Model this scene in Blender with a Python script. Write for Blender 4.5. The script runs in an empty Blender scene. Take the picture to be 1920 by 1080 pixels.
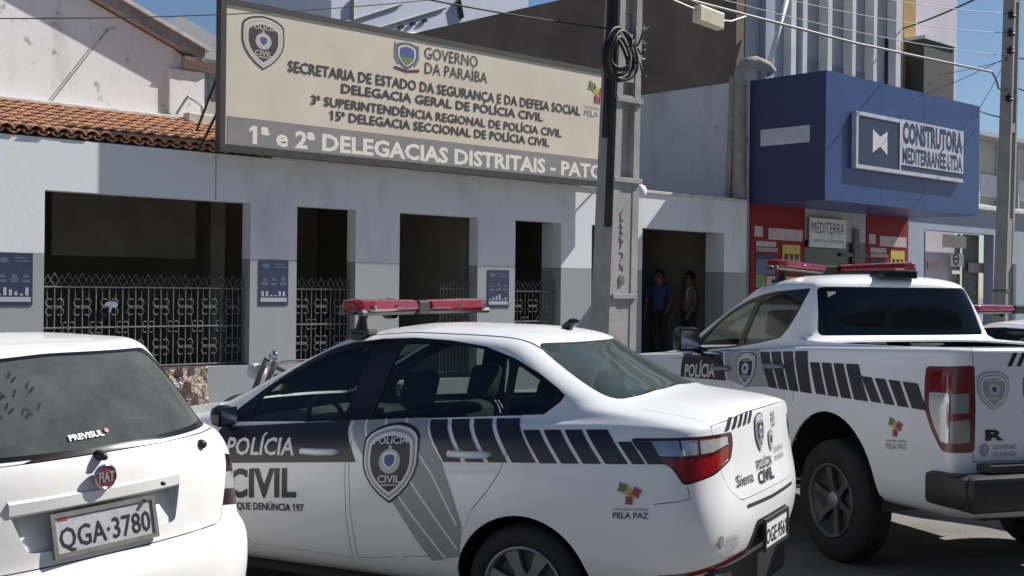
import bpy, bmesh, math, random
from mathutils import Vector, Matrix
from mathutils.bvhtree import BVHTree
from mathutils.geometry import tessellate_polygon
from mathutils.interpolate import poly_3d_calc
random.seed(7)
SC = bpy.context.scene
COL = SC.collection
PI = math.pi

# ---------------------------------------------------------------- camera
YAW, ROLL, EYE, FPX = math.radians(43.3), .011, 1.7, 2300.0
cam_data = bpy.data.cameras.new('camera')
cam_data.sensor_width = 36.0
cam_data.lens = 36.0 * FPX / 1920.0
cam_data.clip_start = .05
cam_data.clip_end = 3000
cam = bpy.data.objects.new('camera', cam_data)
COL.objects.link(cam)
cam.matrix_world = Matrix.Translation((0, 0, EYE)) @ Matrix.Rotation(-YAW, 4, 'Z') @ Matrix.Rotation(PI/2, 4, 'X') @ Matrix.Rotation(ROLL, 4, 'Z')
SC.camera = cam

# ---------------------------------------------------------------- sky, sun, exposure
SUN_EL, SUN_AZ = math.radians(43), math.radians(107)      # azimuth clockwise from +Y
world = bpy.data.worlds.new('World')
SC.world = world
world.use_nodes = True
wn = world.node_tree
sky = wn.nodes.new('ShaderNodeTexSky')
sky.sky_type = 'NISHITA'
sky.sun_disc = False
sky.sun_elevation = SUN_EL
sky.sun_rotation = SUN_AZ
sky.altitude = 250
sky.air_density = 1.0
sky.dust_density = .35
sky.ozone_density = 4.5
bg = wn.nodes['Background']
wn.links.new(sky.outputs[0], bg.inputs[0])
bg.inputs[1].default_value = .055
sun_d = bpy.data.lights.new('sun', 'SUN')
sun_d.energy = 5.0
sun_d.angle = math.radians(.5)
sun_d.color = (1.0, .96, .905)
sun = bpy.data.objects.new('sun', sun_d)
COL.objects.link(sun)
sdir = Vector((math.sin(SUN_AZ)*math.cos(SUN_EL), math.cos(SUN_AZ)*math.cos(SUN_EL), math.sin(SUN_EL)))
sun.rotation_euler = sdir.to_track_quat('Z', 'Y').to_euler()
sun.location = (30, -6, 30)
vs = SC.view_settings
vs.view_transform = 'Standard'
vs.look = 'None'
vs.exposure = 0.55
vs.gamma = 1.0
SC.display_settings.display_device = 'sRGB'
SC.cycles.max_bounces = 8
SC.cycles.transparent_max_bounces = 16
SC.cycles.use_denoising = True

# ---------------------------------------------------------------- survey helpers
FWD = Vector((math.sin(YAW), math.cos(YAW), 0))
RGT = Vector((math.cos(YAW), -math.sin(YAW), 0))
UPV = Vector((0, 0, 1))
EYEP = Vector((0, 0, EYE))
def sight(px, py):
    a, b = (px-960)/FPX, -(py-540)/FPX
    a2 = a*math.cos(ROLL) - b*math.sin(ROLL)
    b2 = a*math.sin(ROLL) + b*math.cos(ROLL)
    return FWD + RGT*a2 + UPV*b2
def at(px, py, Y):                       # point of a wall plane Y = const
    r = sight(px, py)
    return EYEP + r*(Y/r.y)
def atX(px, py, X):
    r = sight(px, py)
    return EYEP + r*(X/r.x)
def atZ(px, py, Z):
    r = sight(px, py)
    return EYEP + r*((Z-EYE)/r.z)
def atD(px, py, D):                      # at a depth along the view axis
    return EYEP + sight(px, py)*D

class Pose:
    """A vehicle's frame: x forward from the rear axle, y left, z up."""
    def __init__(s, head, wheel=None, zw=.3, ylat=.8, origin=None):
        az = YAW + math.radians(head)
        s.f = Vector((math.sin(az), math.cos(az), 0))
        s.l = Vector((-math.cos(az), math.sin(az), 0))
        if origin is None:
            w = atZ(wheel[0], wheel[1], zw)
            s.o = w - s.l*ylat
            s.o.z = 0
        else:
            s.o = Vector(origin)
        s.rz = PI/2 - az
    def loc(s, p):
        d = p - s.o
        return Vector((d.dot(s.f), d.dot(s.l), d.z))
    def hit(s, px, py, n, d):            # plane n.p = d in vehicle coordinates
        N = s.f*n[0] + s.l*n[1] + UPV*n[2]
        r = sight(px, py)
        t = (d + N.dot(s.o) - N.dot(EYEP))/N.dot(r)
        return s.loc(EYEP + r*t)
    def side(s, px, py, y=.84):
        p = s.hit(px, py, (0, 1, 0), y)
        return (p.x, p.z)
    def rear(s, px, py, x):
        p = s.hit(px, py, (1, 0, 0), x)
        return (p.y, p.z)

# ---------------------------------------------------------------- materials
def mat(name, col, rough=.6, metal=0.0, coat=0.0, noise=None, bump=None, spec=None, emit=None, col2=None, fac=(.35, .65)):
    m = bpy.data.materials.new(name)
    m.use_nodes = True
    nt = m.node_tree
    b = nt.nodes['Principled BSDF']
    b.inputs['Base Color'].default_value = (*col, 1)
    b.inputs['Roughness'].default_value = rough
    b.inputs['Metallic'].default_value = metal
    b.inputs['Coat Weight'].default_value = coat
    b.inputs['Coat Roughness'].default_value = .04
    if spec is not None:
        b.inputs['Specular IOR Level'].default_value = spec
    if noise or bump:
        tc = nt.nodes.new('ShaderNodeTexCoord')
    if noise:
        n = nt.nodes.new('ShaderNodeTexNoise')
        n.inputs['Scale'].default_value = noise
        n.inputs['Detail'].default_value = 6
        n.inputs['Roughness'].default_value = .65
        nt.links.new(tc.outputs['Object'], n.inputs['Vector'])
        r = nt.nodes.new('ShaderNodeValToRGB')
        r.color_ramp.elements[0].position = fac[0]
        r.color_ramp.elements[1].position = fac[1]
        c2 = col2 or tuple(c*.8 for c in col)
        r.color_ramp.elements[0].color = (*c2, 1)
        r.color_ramp.elements[1].color = (*col, 1)
        nt.links.new(n.outputs['Fac'], r.inputs['Fac'])
        nt.links.new(r.outputs['Color'], b.inputs['Base Color'])
    if bump:
        n2 = nt.nodes.new('ShaderNodeTexNoise')
        n2.inputs['Scale'].default_value = bump[0]
        n2.inputs['Detail'].default_value = 5
        nt.links.new(tc.outputs['Object'], n2.inputs['Vector'])
        bp = nt.nodes.new('ShaderNodeBump')
        bp.inputs['Strength'].default_value = bump[1]
        bp.inputs['Distance'].default_value = bump[2] if len(bump) > 2 else .01
        nt.links.new(n2.outputs['Fac'], bp.inputs['Height'])
        nt.links.new(bp.outputs['Normal'], b.inputs['Normal'])
    if emit:
        b.inputs['Emission Color'].default_value = (*emit[:3], 1)
        b.inputs['Emission Strength'].default_value = emit[3]
    return m

def glass_mat(name, tint, gloss=.05, dust=0.0, dustcol=(.25, .26, .25), dscale=3.0, ior=1.5):
    """Thin tinted pane: sees through, mirrors at grazing angles, optional film of dust."""
    m = bpy.data.materials.new(name)
    m.use_nodes = True
    nt = m.node_tree
    nt.nodes.remove(nt.nodes['Principled BSDF'])
    out = nt.nodes['Material Output']
    tr = nt.nodes.new('ShaderNodeBsdfTransparent')
    tr.inputs[0].default_value = (*tint, 1)
    gl = nt.nodes.new('ShaderNodeBsdfGlossy')
    gl.inputs['Roughness'].default_value = gloss
    gl.inputs[0].default_value = (.9, .95, .95, 1)
    fr = nt.nodes.new('ShaderNodeFresnel')
    fr.inputs[0].default_value = ior
    mx = nt.nodes.new('ShaderNodeMixShader')
    nt.links.new(fr.outputs[0], mx.inputs[0])
    nt.links.new(tr.outputs[0], mx.inputs[1])
    nt.links.new(gl.outputs[0], mx.inputs[2])
    last = mx
    if dust > 0:
        tc = nt.nodes.new('ShaderNodeTexCoord')
        n = nt.nodes.new('ShaderNodeTexNoise')
        n.inputs['Scale'].default_value = dscale
        n.inputs['Detail'].default_value = 8
        n.inputs['Roughness'].default_value = .7
        nt.links.new(tc.outputs['Object'], n.inputs['Vector'])
        mr = nt.nodes.new('ShaderNodeMapRange')
        mr.inputs[1].default_value = .3
        mr.inputs[2].default_value = .7
        mr.inputs[3].default_value = dust*.45
        mr.inputs[4].default_value = dust
        nt.links.new(n.outputs['Fac'], mr.inputs[0])
        df = nt.nodes.new('ShaderNodeBsdfDiffuse')
        df.inputs[0].default_value = (*dustcol, 1)
        m2 = nt.nodes.new('ShaderNodeMixShader')
        nt.links.new(mr.outputs[0], m2.inputs[0])
        nt.links.new(mx.outputs[0], m2.inputs[1])
        nt.links.new(df.outputs[0], m2.inputs[2])
        last = m2
    nt.links.new(last.outputs[0], out.inputs[0])
    return m

def banded_wall_mat(name, upper, lower, zsplit, stain=(.36, .33, .30), stain_amt=.5, sscale=1.2, spots=0):
    """Painted masonry: dado of one paint below a line, another above, rain stains and patches over both."""
    m = bpy.data.materials.new(name)
    m.use_nodes = True
    nt = m.node_tree
    b = nt.nodes['Principled BSDF']
    b.inputs['Roughness'].default_value = .75
    geo = nt.nodes.new('ShaderNodeNewGeometry')
    sep = nt.nodes.new('ShaderNodeSeparateXYZ')
    nt.links.new(geo.outputs['Position'], sep.inputs[0])
    nz = nt.nodes.new('ShaderNodeTexNoise')
    nz.inputs['Scale'].default_value = 6
    nt.links.new(geo.outputs['Position'], nz.inputs['Vector'])
    ma = nt.nodes.new('ShaderNodeMath'); ma.operation = 'MULTIPLY_ADD'
    ma.inputs[1].default_value = .02; 
    nt.links.new(nz.outputs['Fac'], ma.inputs[0])
    nt.links.new(sep.outputs['Z'], ma.inputs[2])
    gt = nt.nodes.new('ShaderNodeMath'); gt.operation = 'GREATER_THAN'
    gt.inputs[1].default_value = zsplit + .01
    nt.links.new(ma.outputs[0], gt.inputs[0])
    mix = nt.nodes.new('ShaderNodeMixRGB')
    mix.inputs[1].default_value = (*lower, 1)
    mix.inputs[2].default_value = (*upper, 1)
    nt.links.new(gt.outputs[0], mix.inputs[0])
    # stains: vertically stretched noise
    mp = nt.nodes.new('ShaderNodeMapping')
    mp.inputs['Scale'].default_value = (1, 1, .35)
    nt.links.new(geo.outputs['Position'], mp.inputs['Vector'])
    n2 = nt.nodes.new('ShaderNodeTexNoise')
    n2.inputs['Scale'].default_value = sscale
    n2.inputs['Detail'].default_value = 9
    n2.inputs['Roughness'].default_value = .68
    nt.links.new(mp.outputs[0], n2.inputs['Vector'])
    r = nt.nodes.new('ShaderNodeValToRGB')
    r.color_ramp.elements[0].position = .52
    r.color_ramp.elements[0].color = (0, 0, 0, 1)
    r.color_ramp.elements[1].position = .8
    r.color_ramp.elements[1].color = (stain_amt, stain_amt, stain_amt, 1)
    nt.links.new(n2.outputs['Fac'], r.inputs[0])
    mix2 = nt.nodes.new('ShaderNodeMixRGB')
    mix2.inputs[2].default_value = (*stain, 1)
    nt.links.new(r.outputs[0], mix2.inputs[0])
    nt.links.new(mix.outputs[0], mix2.inputs[1])
    last = mix2
    if spots:
        n4 = nt.nodes.new('ShaderNodeTexNoise')
        n4.inputs['Scale'].default_value = spots
        n4.inputs['Detail'].default_value = 7
        n4.inputs['Roughness'].default_value = .6
        nt.links.new(geo.outputs['Position'], n4.inputs['Vector'])
        r4 = nt.nodes.new('ShaderNodeValToRGB')
        r4.color_ramp.elements[0].position = .60
        r4.color_ramp.elements[0].color = (0, 0, 0, 1)
        r4.color_ramp.elements[1].position = .70
        r4.color_ramp.elements[1].color = (.7, .7, .7, 1)
        nt.links.new(n4.outputs['Fac'], r4.inputs[0])
        last = nt.nodes.new('ShaderNodeMixRGB')
        last.inputs[2].default_value = (.20, .18, .17, 1)
        nt.links.new(r4.outputs[0], last.inputs[0])
        nt.links.new(mix2.outputs[0], last.inputs[1])
    nt.links.new(last.outputs[0], b.inputs['Base Color'])
    n3 = nt.nodes.new('ShaderNodeTexNoise')
    n3.inputs['Scale'].default_value = 14
    n3.inputs['Detail'].default_value = 6
    nt.links.new(geo.outputs['Position'], n3.inputs['Vector'])
    bp = nt.nodes.new('ShaderNodeBump')
    bp.inputs['Strength'].default_value = .12
    bp.inputs['Distance'].default_value = .012
    nt.links.new(n3.outputs['Fac'], bp.inputs['Height'])
    nt.links.new(bp.outputs[0], b.inputs['Normal'])
    return m

M = {}
M['car_white'] = mat('white car paint', (.80, .81, .82), .30, coat=.5, noise=1.6, col2=(.77, .775, .775))
M['car_dusty'] = mat('dusty white car paint', (.80, .80, .79), .38, coat=.5, noise=2.5, col2=(.70, .69, .67))
M['black_plastic'] = mat('black plastic', (.018, .018, .02), .5, noise=20, col2=(.026, .025, .024))
M['black_gloss'] = mat('black gloss trim', (.008, .008, .01), .18)
M['rubber'] = mat('tyre rubber', (.014, .014, .014), .85, noise=7, col2=(.026, .024, .022), bump=(60, .3))
M['interior'] = mat('dark cloth interior', (.025, .025, .028), .9, noise=12)
M['shell_inside'] = mat('cabin lining', (.03, .03, .032), .9, noise=8)
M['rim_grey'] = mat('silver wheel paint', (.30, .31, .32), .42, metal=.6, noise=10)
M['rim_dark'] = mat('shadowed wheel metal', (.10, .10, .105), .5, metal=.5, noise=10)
M['rim_shaded'] = mat('alloy with painted shade', (.13, .13, .13), .5, metal=.5, noise=10, col2=(.09, .085, .08))  # pickup wheel alloy, its shade put into the colour
M['glass_tint'] = glass_mat('tinted car glass', (.60, .69, .65))
M['glass_screen'] = glass_mat('windscreen glass', (.80, .88, .84), ior=1.12)
M['glass_dark'] = glass_mat('dark privacy film glass', (.05, .055, .07))
M['glass_rear'] = glass_mat('rear window glass', (.34, .42, .38), dust=.20, dustcol=(.22, .28, .25))
M['glass_dusty'] = glass_mat('dusty rear window glass', (.10, .12, .115), dust=.72, dustcol=(.125, .14, .135), dscale=5)
M['livery_black'] = mat('black vinyl livery', (.018, .018, .026), .35, noise=4, col2=(.024, .022, .03))
M['livery_plum'] = mat('black vinyl livery band', (.020, .017, .024), .33, noise=4, col2=(.028, .022, .03))
M['livery_grey'] = mat('grey vinyl livery', (.34, .34, .345), .4, noise=3, col2=(.31, .31, .315))
M['livery_white'] = mat('white vinyl lettering', (.72, .72, .74), .4)
M['livery_mid'] = mat('pale grey vinyl', (.45, .45, .47), .4)
M['lens_red'] = mat('red lamp lens', (.30, .004, .008), .16, coat=.5, noise=45, col2=(.18, .003, .006))
M['lens_bright_red'] = mat('red lightbar lens', (.22, .004, .008), .14, coat=.6, noise=18, col2=(.13, .002, .005))
M['lens_clear'] = mat('clear lamp lens', (.62, .62, .64), .10, metal=.35, coat=1.0, noise=45, col2=(.44, .44, .46))
M['lens_dark_red'] = mat('dark red lamp housing', (.06, .004, .007), .2, coat=.6, noise=16)
M['lens_blue_reflection'] = mat('clear lens with painted blue reflection', (.36, .42, .50), .10, metal=.35, coat=1.0, noise=20, col2=(.26, .31, .38))  # clear plastic, its bluish reflection painted into the colour
M['lens_rim'] = mat('red lamp rim', (.16, .006, .012), .25, coat=.5, noise=16, col2=(.11, .004, .008))
M['lens_smoke'] = mat('smoky grey lamp lens', (.20, .21, .20), .15, coat=1.0)
M['chrome'] = mat('chrome', (.75, .75, .76), .12, metal=1.0, noise=14)
M['plate_grey'] = mat('plate silver grey', (.42, .42, .43), .45, noise=30, col2=(.34, .34, .35))
M['plate_white'] = mat('plate white', (.72, .72, .72), .45, noise=30, col2=(.6, .6, .6))
M['ink'] = mat('black ink', (.015, .014, .016), .5, noise=5)
M['maroon'] = mat('maroon emblem', (.16, .03, .05), .25, coat=.6)
M['green_ink'] = mat('green ink', (.13, .22, .06), .5)
M['red_ink'] = mat('red ink', (.42, .05, .06), .5, noise=20)
M['yellow_ink'] = mat('yellow ink', (.55, .42, .08), .5)
M['blue_ink'] = mat('blue ink', (.06, .09, .25), .5)
# setting
M['asphalt'] = mat('worn asphalt', (.20, .19, .175), .9, noise=1.6, col2=(.11, .104, .097), bump=(60, .6, .012))
M['pavement'] = mat('cement pavement', (.32, .30, .28), .85, noise=2.0, col2=(.22, .21, .20), bump=(30, .3, .01))
M['kerb'] = mat('kerb concrete', (.34, .33, .31), .85, noise=5, col2=(.22, .21, .2), bump=(30, .4, .01))
M['station_wall'] = banded_wall_mat('station wall paint', (.66, .67, .70), (.285, .305, .32), 2.035, stain=(.36, .34, .32), stain_amt=.75, sscale=1.3)
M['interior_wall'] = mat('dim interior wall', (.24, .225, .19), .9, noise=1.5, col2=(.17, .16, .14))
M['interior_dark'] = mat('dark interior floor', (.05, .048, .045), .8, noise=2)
M['gable_wall'] = banded_wall_mat('stained gable plaster', (.80, .80, .79), (.80, .80, .79), -5, stain=(.36, .33, .31), stain_amt=.75, sscale=2.2, spots=5.5)
M['white_side'] = banded_wall_mat('stained party wall plaster', (.60, .59, .60), (.60, .59, .60), -5, stain=(.28, .26, .26), stain_amt=.7, sscale=1.1, spots=2.5)
M['brown_wall'] = mat('raw brown brick render', (.20, .148, .120), .92, noise=.8, col2=(.135, .098, .080), bump=(12, .35, .02))
M['iron'] = mat('grey painted iron', (.20, .197, .195), .85, noise=9, col2=(.13, .12, .112), spec=.15)
M['wood_frame'] = mat('dark brown sign frame', (.045, .038, .036), .55, noise=9, col2=(.03, .026, .026))
M['sign_cream'] = mat('cream sign vinyl', (.66, .585, .465), .55, noise=1.1, col2=(.58, .51, .40))
M['sign_grey'] = mat('grey sign vinyl', (.25, .235, .225), .55, noise=1.3, col2=(.215, .205, .20))
M['sign_white'] = mat('cream white lettering', (.78, .73, .64), .55)
M['sign_ink'] = mat('dark lettering', (.030, .024, .022), .6)
M['poster_blue'] = mat('navy poster paper', (.012, .020, .062), .6, noise=14, col2=(.016, .028, .08))
M['poster_white'] = mat('poster white ink', (.38, .40, .46), .5, noise=18, col2=(.38, .4, .47))
M['poster_mid'] = mat('poster pale blue ink', (.09, .115, .20), .5, noise=16)
M['terracotta'] = mat('old terracotta tile', (.62, .34, .20), .88, noise=6, col2=(.30, .16, .10), bump=(25, .4, .01), fac=(.3, .7))
M['mortar'] = mat('white mortar', (.62, .60, .58), .9, noise=6, col2=(.42, .4, .38))
M['stone_trim'] = mat('weathered cornice', (.38, .33, .29), .85, noise=5, col2=(.26, .22, .2))
M['concrete'] = mat('pole concrete', (.36, .35, .335), .85, noise=3, col2=(.26, .25, .24), bump=(30, .4, .008))
M['cable'] = mat('black cable', (.015, .015, .016), .6, noise=10)
M['cable_grey'] = mat('grey aluminium cable', (.20, .20, .21), .5, noise=10)
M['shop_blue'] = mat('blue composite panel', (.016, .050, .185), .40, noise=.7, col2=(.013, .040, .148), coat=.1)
M['shop_blue_dark'] = mat('dark blue side panel', (.016, .026, .085), .45, noise=.9, col2=(.013, .021, .07))
M['shop_navy'] = mat('navy sign panel', (.022, .03, .085), .35, noise=1)
M['shop_frame'] = mat('pale sign frame', (.55, .55, .62), .4, noise=4)
M['shop_red'] = mat('red shop panel', (.24, .009, .014), .6, noise=1.5, col2=(.19, .008, .011), spec=.2)
M['shop_cream'] = mat('pale label', (.48, .40, .40), .5, noise=5)
M['shop_yellow'] = mat('yellow label', (.55, .42, .05), .5, noise=8, col2=(.42, .33, .04))
M['fin_wall'] = mat('blue grey facade', (.42, .43, .45), .7, noise=1.3, col2=(.34, .35, .37))
M['fin'] = mat('pale concrete fin', (.64, .64, .63), .75, noise=1.4, col2=(.47, .47, .47))
M['window_dark'] = mat('dark window opening', (.012, .013, .015), .25, noise=3)
M['window_grey'] = mat('grey louvre window', (.24, .25, .26), .4, noise=3)
M['ochre'] = mat('ochre paint', (.42, .25, .06), .7, noise=2)
M['mauve'] = mat('mauve paint', (.56, .52, .60), .75, noise=.8, col2=(.50, .46, .54))
M['green_dark'] = mat('dark green cladding', (.055, .058, .045), .7, noise=2)
M['blue_wall'] = mat('pale blue wall', (.30, .35, .42), .75, noise=.9, col2=(.25, .295, .36))
M['beige'] = mat('beige panel', (.55, .53, .44), .75, noise=1.5, col2=(.45, .43, .36))
M['white_trim'] = mat('white trim', (.68, .68, .68), .6, noise=3)
M['blue_white'] = mat('blue white plaster', (.60, .64, .74), .75, noise=.8, col2=(.52, .56, .66))
M['skin'] = mat('skin', (.22, .12, .08), .6, noise=10)
M['hair'] = mat('dark hair', (.015, .012, .01), .7, noise=20)
M['shirt_blue'] = mat('blue shirt', (.06, .075, .19), .85, noise=8)
M['shirt_brown'] = mat('taupe shirt', (.20, .16, .14), .85, noise=8)
M['strap'] = mat('pale strap', (.42, .40, .37), .7, noise=9)
M['trousers'] = mat('dark trousers', (.03, .03, .038), .85, noise=8)
M['pale_box'] = mat('cream plastic box', (.70, .62, .45), .5, noise=4)
M['plastic_film'] = mat('crinkled brown wrap', (.20, .13, .10), .18, coat=1.0, noise=5, col2=(.33, .25, .21), bump=(9, 1.0, .12))
M['scrap_blue'] = mat('faded plastic', (.30, .33, .42), .6, noise=12, col2=(.18, .2, .3))
M['green_house'] = mat('pale green house paint', (.42, .50, .38), .8, noise=1, col2=(.36, .44, .33))
M['rust_red'] = mat('red spray paint', (.30, .07, .065), .8, noise=25, col2=(.36, .22, .2))

# ---------------------------------------------------------------- object helpers
def tag(o, label=None, cat=None, group=None, kind=None):
    if label: o['label'] = label
    if cat: o['category'] = cat
    if group: o['group'] = group
    if kind: o['kind'] = kind
    return o
def thing(name, label, cat, loc=(0, 0, 0), rz=0, group=None):
    o = bpy.data.objects.new(name, None)
    o.empty_display_size = .3
    COL.objects.link(o)
    o.location = loc
    o.rotation_euler = (0, 0, rz)
    return tag(o, label, cat, group)
def rootof(o):
    while o.parent: o = o.parent
    return o
def obj(name, bm, material, parent=None, local=False, smooth=False, label=None, sharp=None):
    """Link a bmesh as one object. World coordinates unless local; a parented part is moved into its thing's frame."""
    me = bpy.data.meshes.new(name)
    if parent is not None and not local:
        bmesh.ops.translate(bm, verts=bm.verts, vec=-Vector(rootof(parent).location))
    bm.normal_update()
    bm.to_mesh(me)
    bm.free()
    if smooth:
        for p in me.polygons: p.use_smooth = True
        if sharp is not None: me.set_sharp_from_angle(angle=math.radians(sharp))
    me.materials.append(material)
    o = bpy.data.objects.new(name, me)
    COL.objects.link(o)
    o.parent = parent
    if label: o['label'] = label
    return o
def B(): return bmesh.new()
def quad_face(bm, pts):
    return bm.faces.new([bm.verts.new(p) for p in pts])
def box(bm, x0, x1, y0, y1, z0, z1, bev=0.0, rot=None):
    ps = [(x0, y0, z0), (x1, y0, z0), (x1, y1, z0), (x0, y1, z0), (x0, y0, z1), (x1, y0, z1), (x1, y1, z1), (x0, y1, z1)]
    v = [bm.verts.new(p) for p in ps]
    fs = [bm.faces.new([v[i] for i in f]) for f in ((0, 3, 2, 1), (4, 5, 6, 7), (0, 1, 5, 4), (1, 2, 6, 5), (2, 3, 7, 6), (3, 0, 4, 7))]
    if rot is not None:
        c = Vector(((x0+x1)/2, (y0+y1)/2, (z0+z1)/2))
        bmesh.ops.rotate(bm, verts=v, cent=c, matrix=rot)
    if bev:
        es = list({e for f in fs for e in f.edges})
        bmesh.ops.bevel(bm, geom=es, offset=bev, segments=2, affect='EDGES', profile=.5)
    return v
def tube(bm, pts, r, n=6, closed=False, caps=True):
    """A round bar swept along points (r may be a list)."""
    pts = [Vector(p) for p in pts]
    N = len(pts)
    rs = r if isinstance(r, (list, tuple)) else [r]*N
    rings = []
    up = None
    for i, p in enumerate(pts):
        if closed: d = pts[(i+1) % N] - pts[i-1]
        else: d = pts[min(i+1, N-1)] - pts[max(i-1, 0)]
        d.normalize()
        if up is None:
            up = Vector((0, 0, 1)) if abs(d.z) < .9 else Vector((1, 0, 0))
        s = d.cross(up)
        if s.length < 1e-4: s = d.cross(Vector((1, 0, 0)))
        s.normalize()
        u = s.cross(d).normalized()
        up = u
        rings.append([bm.verts.new(p + (s*math.cos(2*PI*k/n) + u*math.sin(2*PI*k/n))*rs[i]) for k in range(n)])
    for i in range(N if closed else N-1):
        a, b = rings[i], rings[(i+1) % N]
        for k in range(n):
            bm.faces.new((a[k], a[(k+1) % n], b[(k+1) % n], b[k]))
    if caps and not closed:
        bm.faces.new(rings[0][::-1])
        bm.faces.new(rings[-1])
def lathe(bm, prof, n=40, axis='Y', center=(0, 0, 0), closed=False, caps=False):
    """Revolve (radius, along) pairs about an axis through center."""
    rings = []
    c = Vector(center)
    for r, a in prof:
        ring = []
        for k in range(n):
            t = 2*PI*k/n
            if axis == 'Y': p = Vector((r*math.cos(t), a, r*math.sin(t)))
            elif axis == 'Z': p = Vector((r*math.cos(t), r*math.sin(t), a))
            else: p = Vector((a, r*math.cos(t), r*math.sin(t)))
            ring.append(bm.verts.new(c + p))
        rings.append(ring)
    for i in range(len(rings)-1 + (1 if closed else 0)):
        a, b = rings[i], rings[(i+1) % len(rings)]
        for k in range(n):
            bm.faces.new((a[k], a[(k+1) % n], b[(k+1) % n], b[k]))
    if caps:
        for r_ in (rings[0][::-1], rings[-1]):
            if (r_[0].co - r_[1].co).length > 1e-5: bm.faces.new(r_)
    bmesh.ops.recalc_face_normals(bm, faces=bm.faces)
def prism(bm, poly, mapf, depth):
    """Extrude a 2-D outline: mapf(u, v, w) gives the 3-D point, w runs 0..depth."""
    a = [bm.verts.new(mapf(u, v, 0)) for u, v in poly]
    b = [bm.verts.new(mapf(u, v, depth)) for u, v in poly]
    n = len(poly)
    try:
        bm.faces.new(a[::-1]); bm.faces.new(b)
        for i in range(n): bm.faces.new((a[i], a[(i+1) % n], b[(i+1) % n], b[i]))
    except ValueError: pass
    bmesh.ops.recalc_face_normals(bm, faces=bm.faces)
def grid_wall(bm, us, vs_, solid, mapf, d):
    """A wall with openings: cells of a grid, each solid or open; mapf(u, v, w), thickness d."""
    nu, nv = len(us)-1, len(vs_)-1
    S = lambda i, j: 0 <= i < nu and 0 <= j < nv and solid(i, j)
    cache = {}
    def V(i, j, w):
        k = (i, j, w)
        if k not in cache: cache[k] = bm.verts.new(mapf(us[i], vs_[j], w))
        return cache[k]
    for i in range(nu):
        for j in range(nv):
            if not S(i, j): continue
            bm.faces.new((V(i, j, 0), V(i+1, j, 0), V(i+1, j+1, 0), V(i, j+1, 0)))
            bm.faces.new((V(i, j, d), V(i, j+1, d), V(i+1, j+1, d), V(i+1, j, d)))
            for (di, dj, p, q) in ((-1, 0, (i, j), (i, j+1)), (1, 0, (i+1, j+1), (i+1, j)), (0, -1, (i+1, j), (i, j)), (0, 1, (i, j+1), (i+1, j+1))):
                if not S(i+di, j+dj):
                    bm.faces.new((V(*p, 0), V(*q, 0), V(*q, d), V(*p, d)))
    bmesh.ops.recalc_face_normals(bm, faces=bm.faces)
_TXT = {}
def text_tris(s, bold=0.0):
    """Lettering as triangles in em units: baseline 0, capitals 0.69 high."""
    k = (s, bold)
    if k not in _TXT:
        c = bpy.data.curves.new('lettering', 'FONT')
        c.body = s
        c.offset = bold
        c.resolution_u = 2
        o = bpy.data.objects.new('lettering', c)
        COL.objects.link(o)
        dg = bpy.context.evaluated_depsgraph_get()
        me = bpy.data.meshes.new_from_object(o.evaluated_get(dg))
        V_ = [(v.co.x, v.co.y) for v in me.vertices]
        F_ = [tuple(p.vertices) for p in me.polygons]
        bpy.data.meshes.remove(me)
        for i, ch in enumerate(s):           # give the plain numeral one its flag
            if ch != '1': continue
            c.body = s[:i+1]
            dg = bpy.context.evaluated_depsgraph_get()
            me = bpy.data.meshes.new_from_object(o.evaluated_get(dg))
            xr = max(v.co.x for v in me.vertices)
            bpy.data.meshes.remove(me)
            w = .10 + 2*bold
            k0 = len(V_)
            V_ += [(xr-w, .69+bold), (xr-w-.13, .58), (xr-w-.13, .47-bold), (xr-w, .56-bold)]
            F_.append((k0, k0+1, k0+2, k0+3))
        bpy.data.objects.remove(o)
        bpy.data.curves.remove(c)
        _TXT[k] = (V_, F_)
    return _TXT[k]
def text_fit(s, bold=0.0):
    V_, F_ = text_tris(s, bold)
    x0, x1 = min(v[0] for v in V_), max(v[0] for v in V_)
    return [((x-x0)/(x1-x0), y/.69) for x, y in V_], F_
def flat_text(bm, s, p00, p10, p01, nrm, lift, thick=.003, bold=0.0):
    """Lettering fitted between a baseline start, baseline end and the cap height at the start."""
    V_, F_ = text_fit(s, bold)
    p00, p10, p01, nrm = Vector(p00), Vector(p10), Vector(p01), Vector(nrm)
    vs_ = [bm.verts.new(p00 + (p10-p00)*u + (p01-p00)*v + nrm*(lift+thick)) for u, v in V_]
    for f in F_:
        try: bm.faces.new([vs_[i] for i in f])
        except ValueError: pass
def flat_poly(bm, pts, nrm, lift):
    n = Vector(nrm)
    vs_ = [bm.verts.new(Vector(p) + n*lift) for p in pts]
    f = bm.faces.new(vs_)
    return f
def catenary(a, b, sag, n=14):
    a, b = Vector(a), Vector(b)
    return [a.lerp(b, i/n) - Vector((0, 0, 4*sag*(i/n)*(1-i/n))) for i in range(n+1)]

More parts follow.
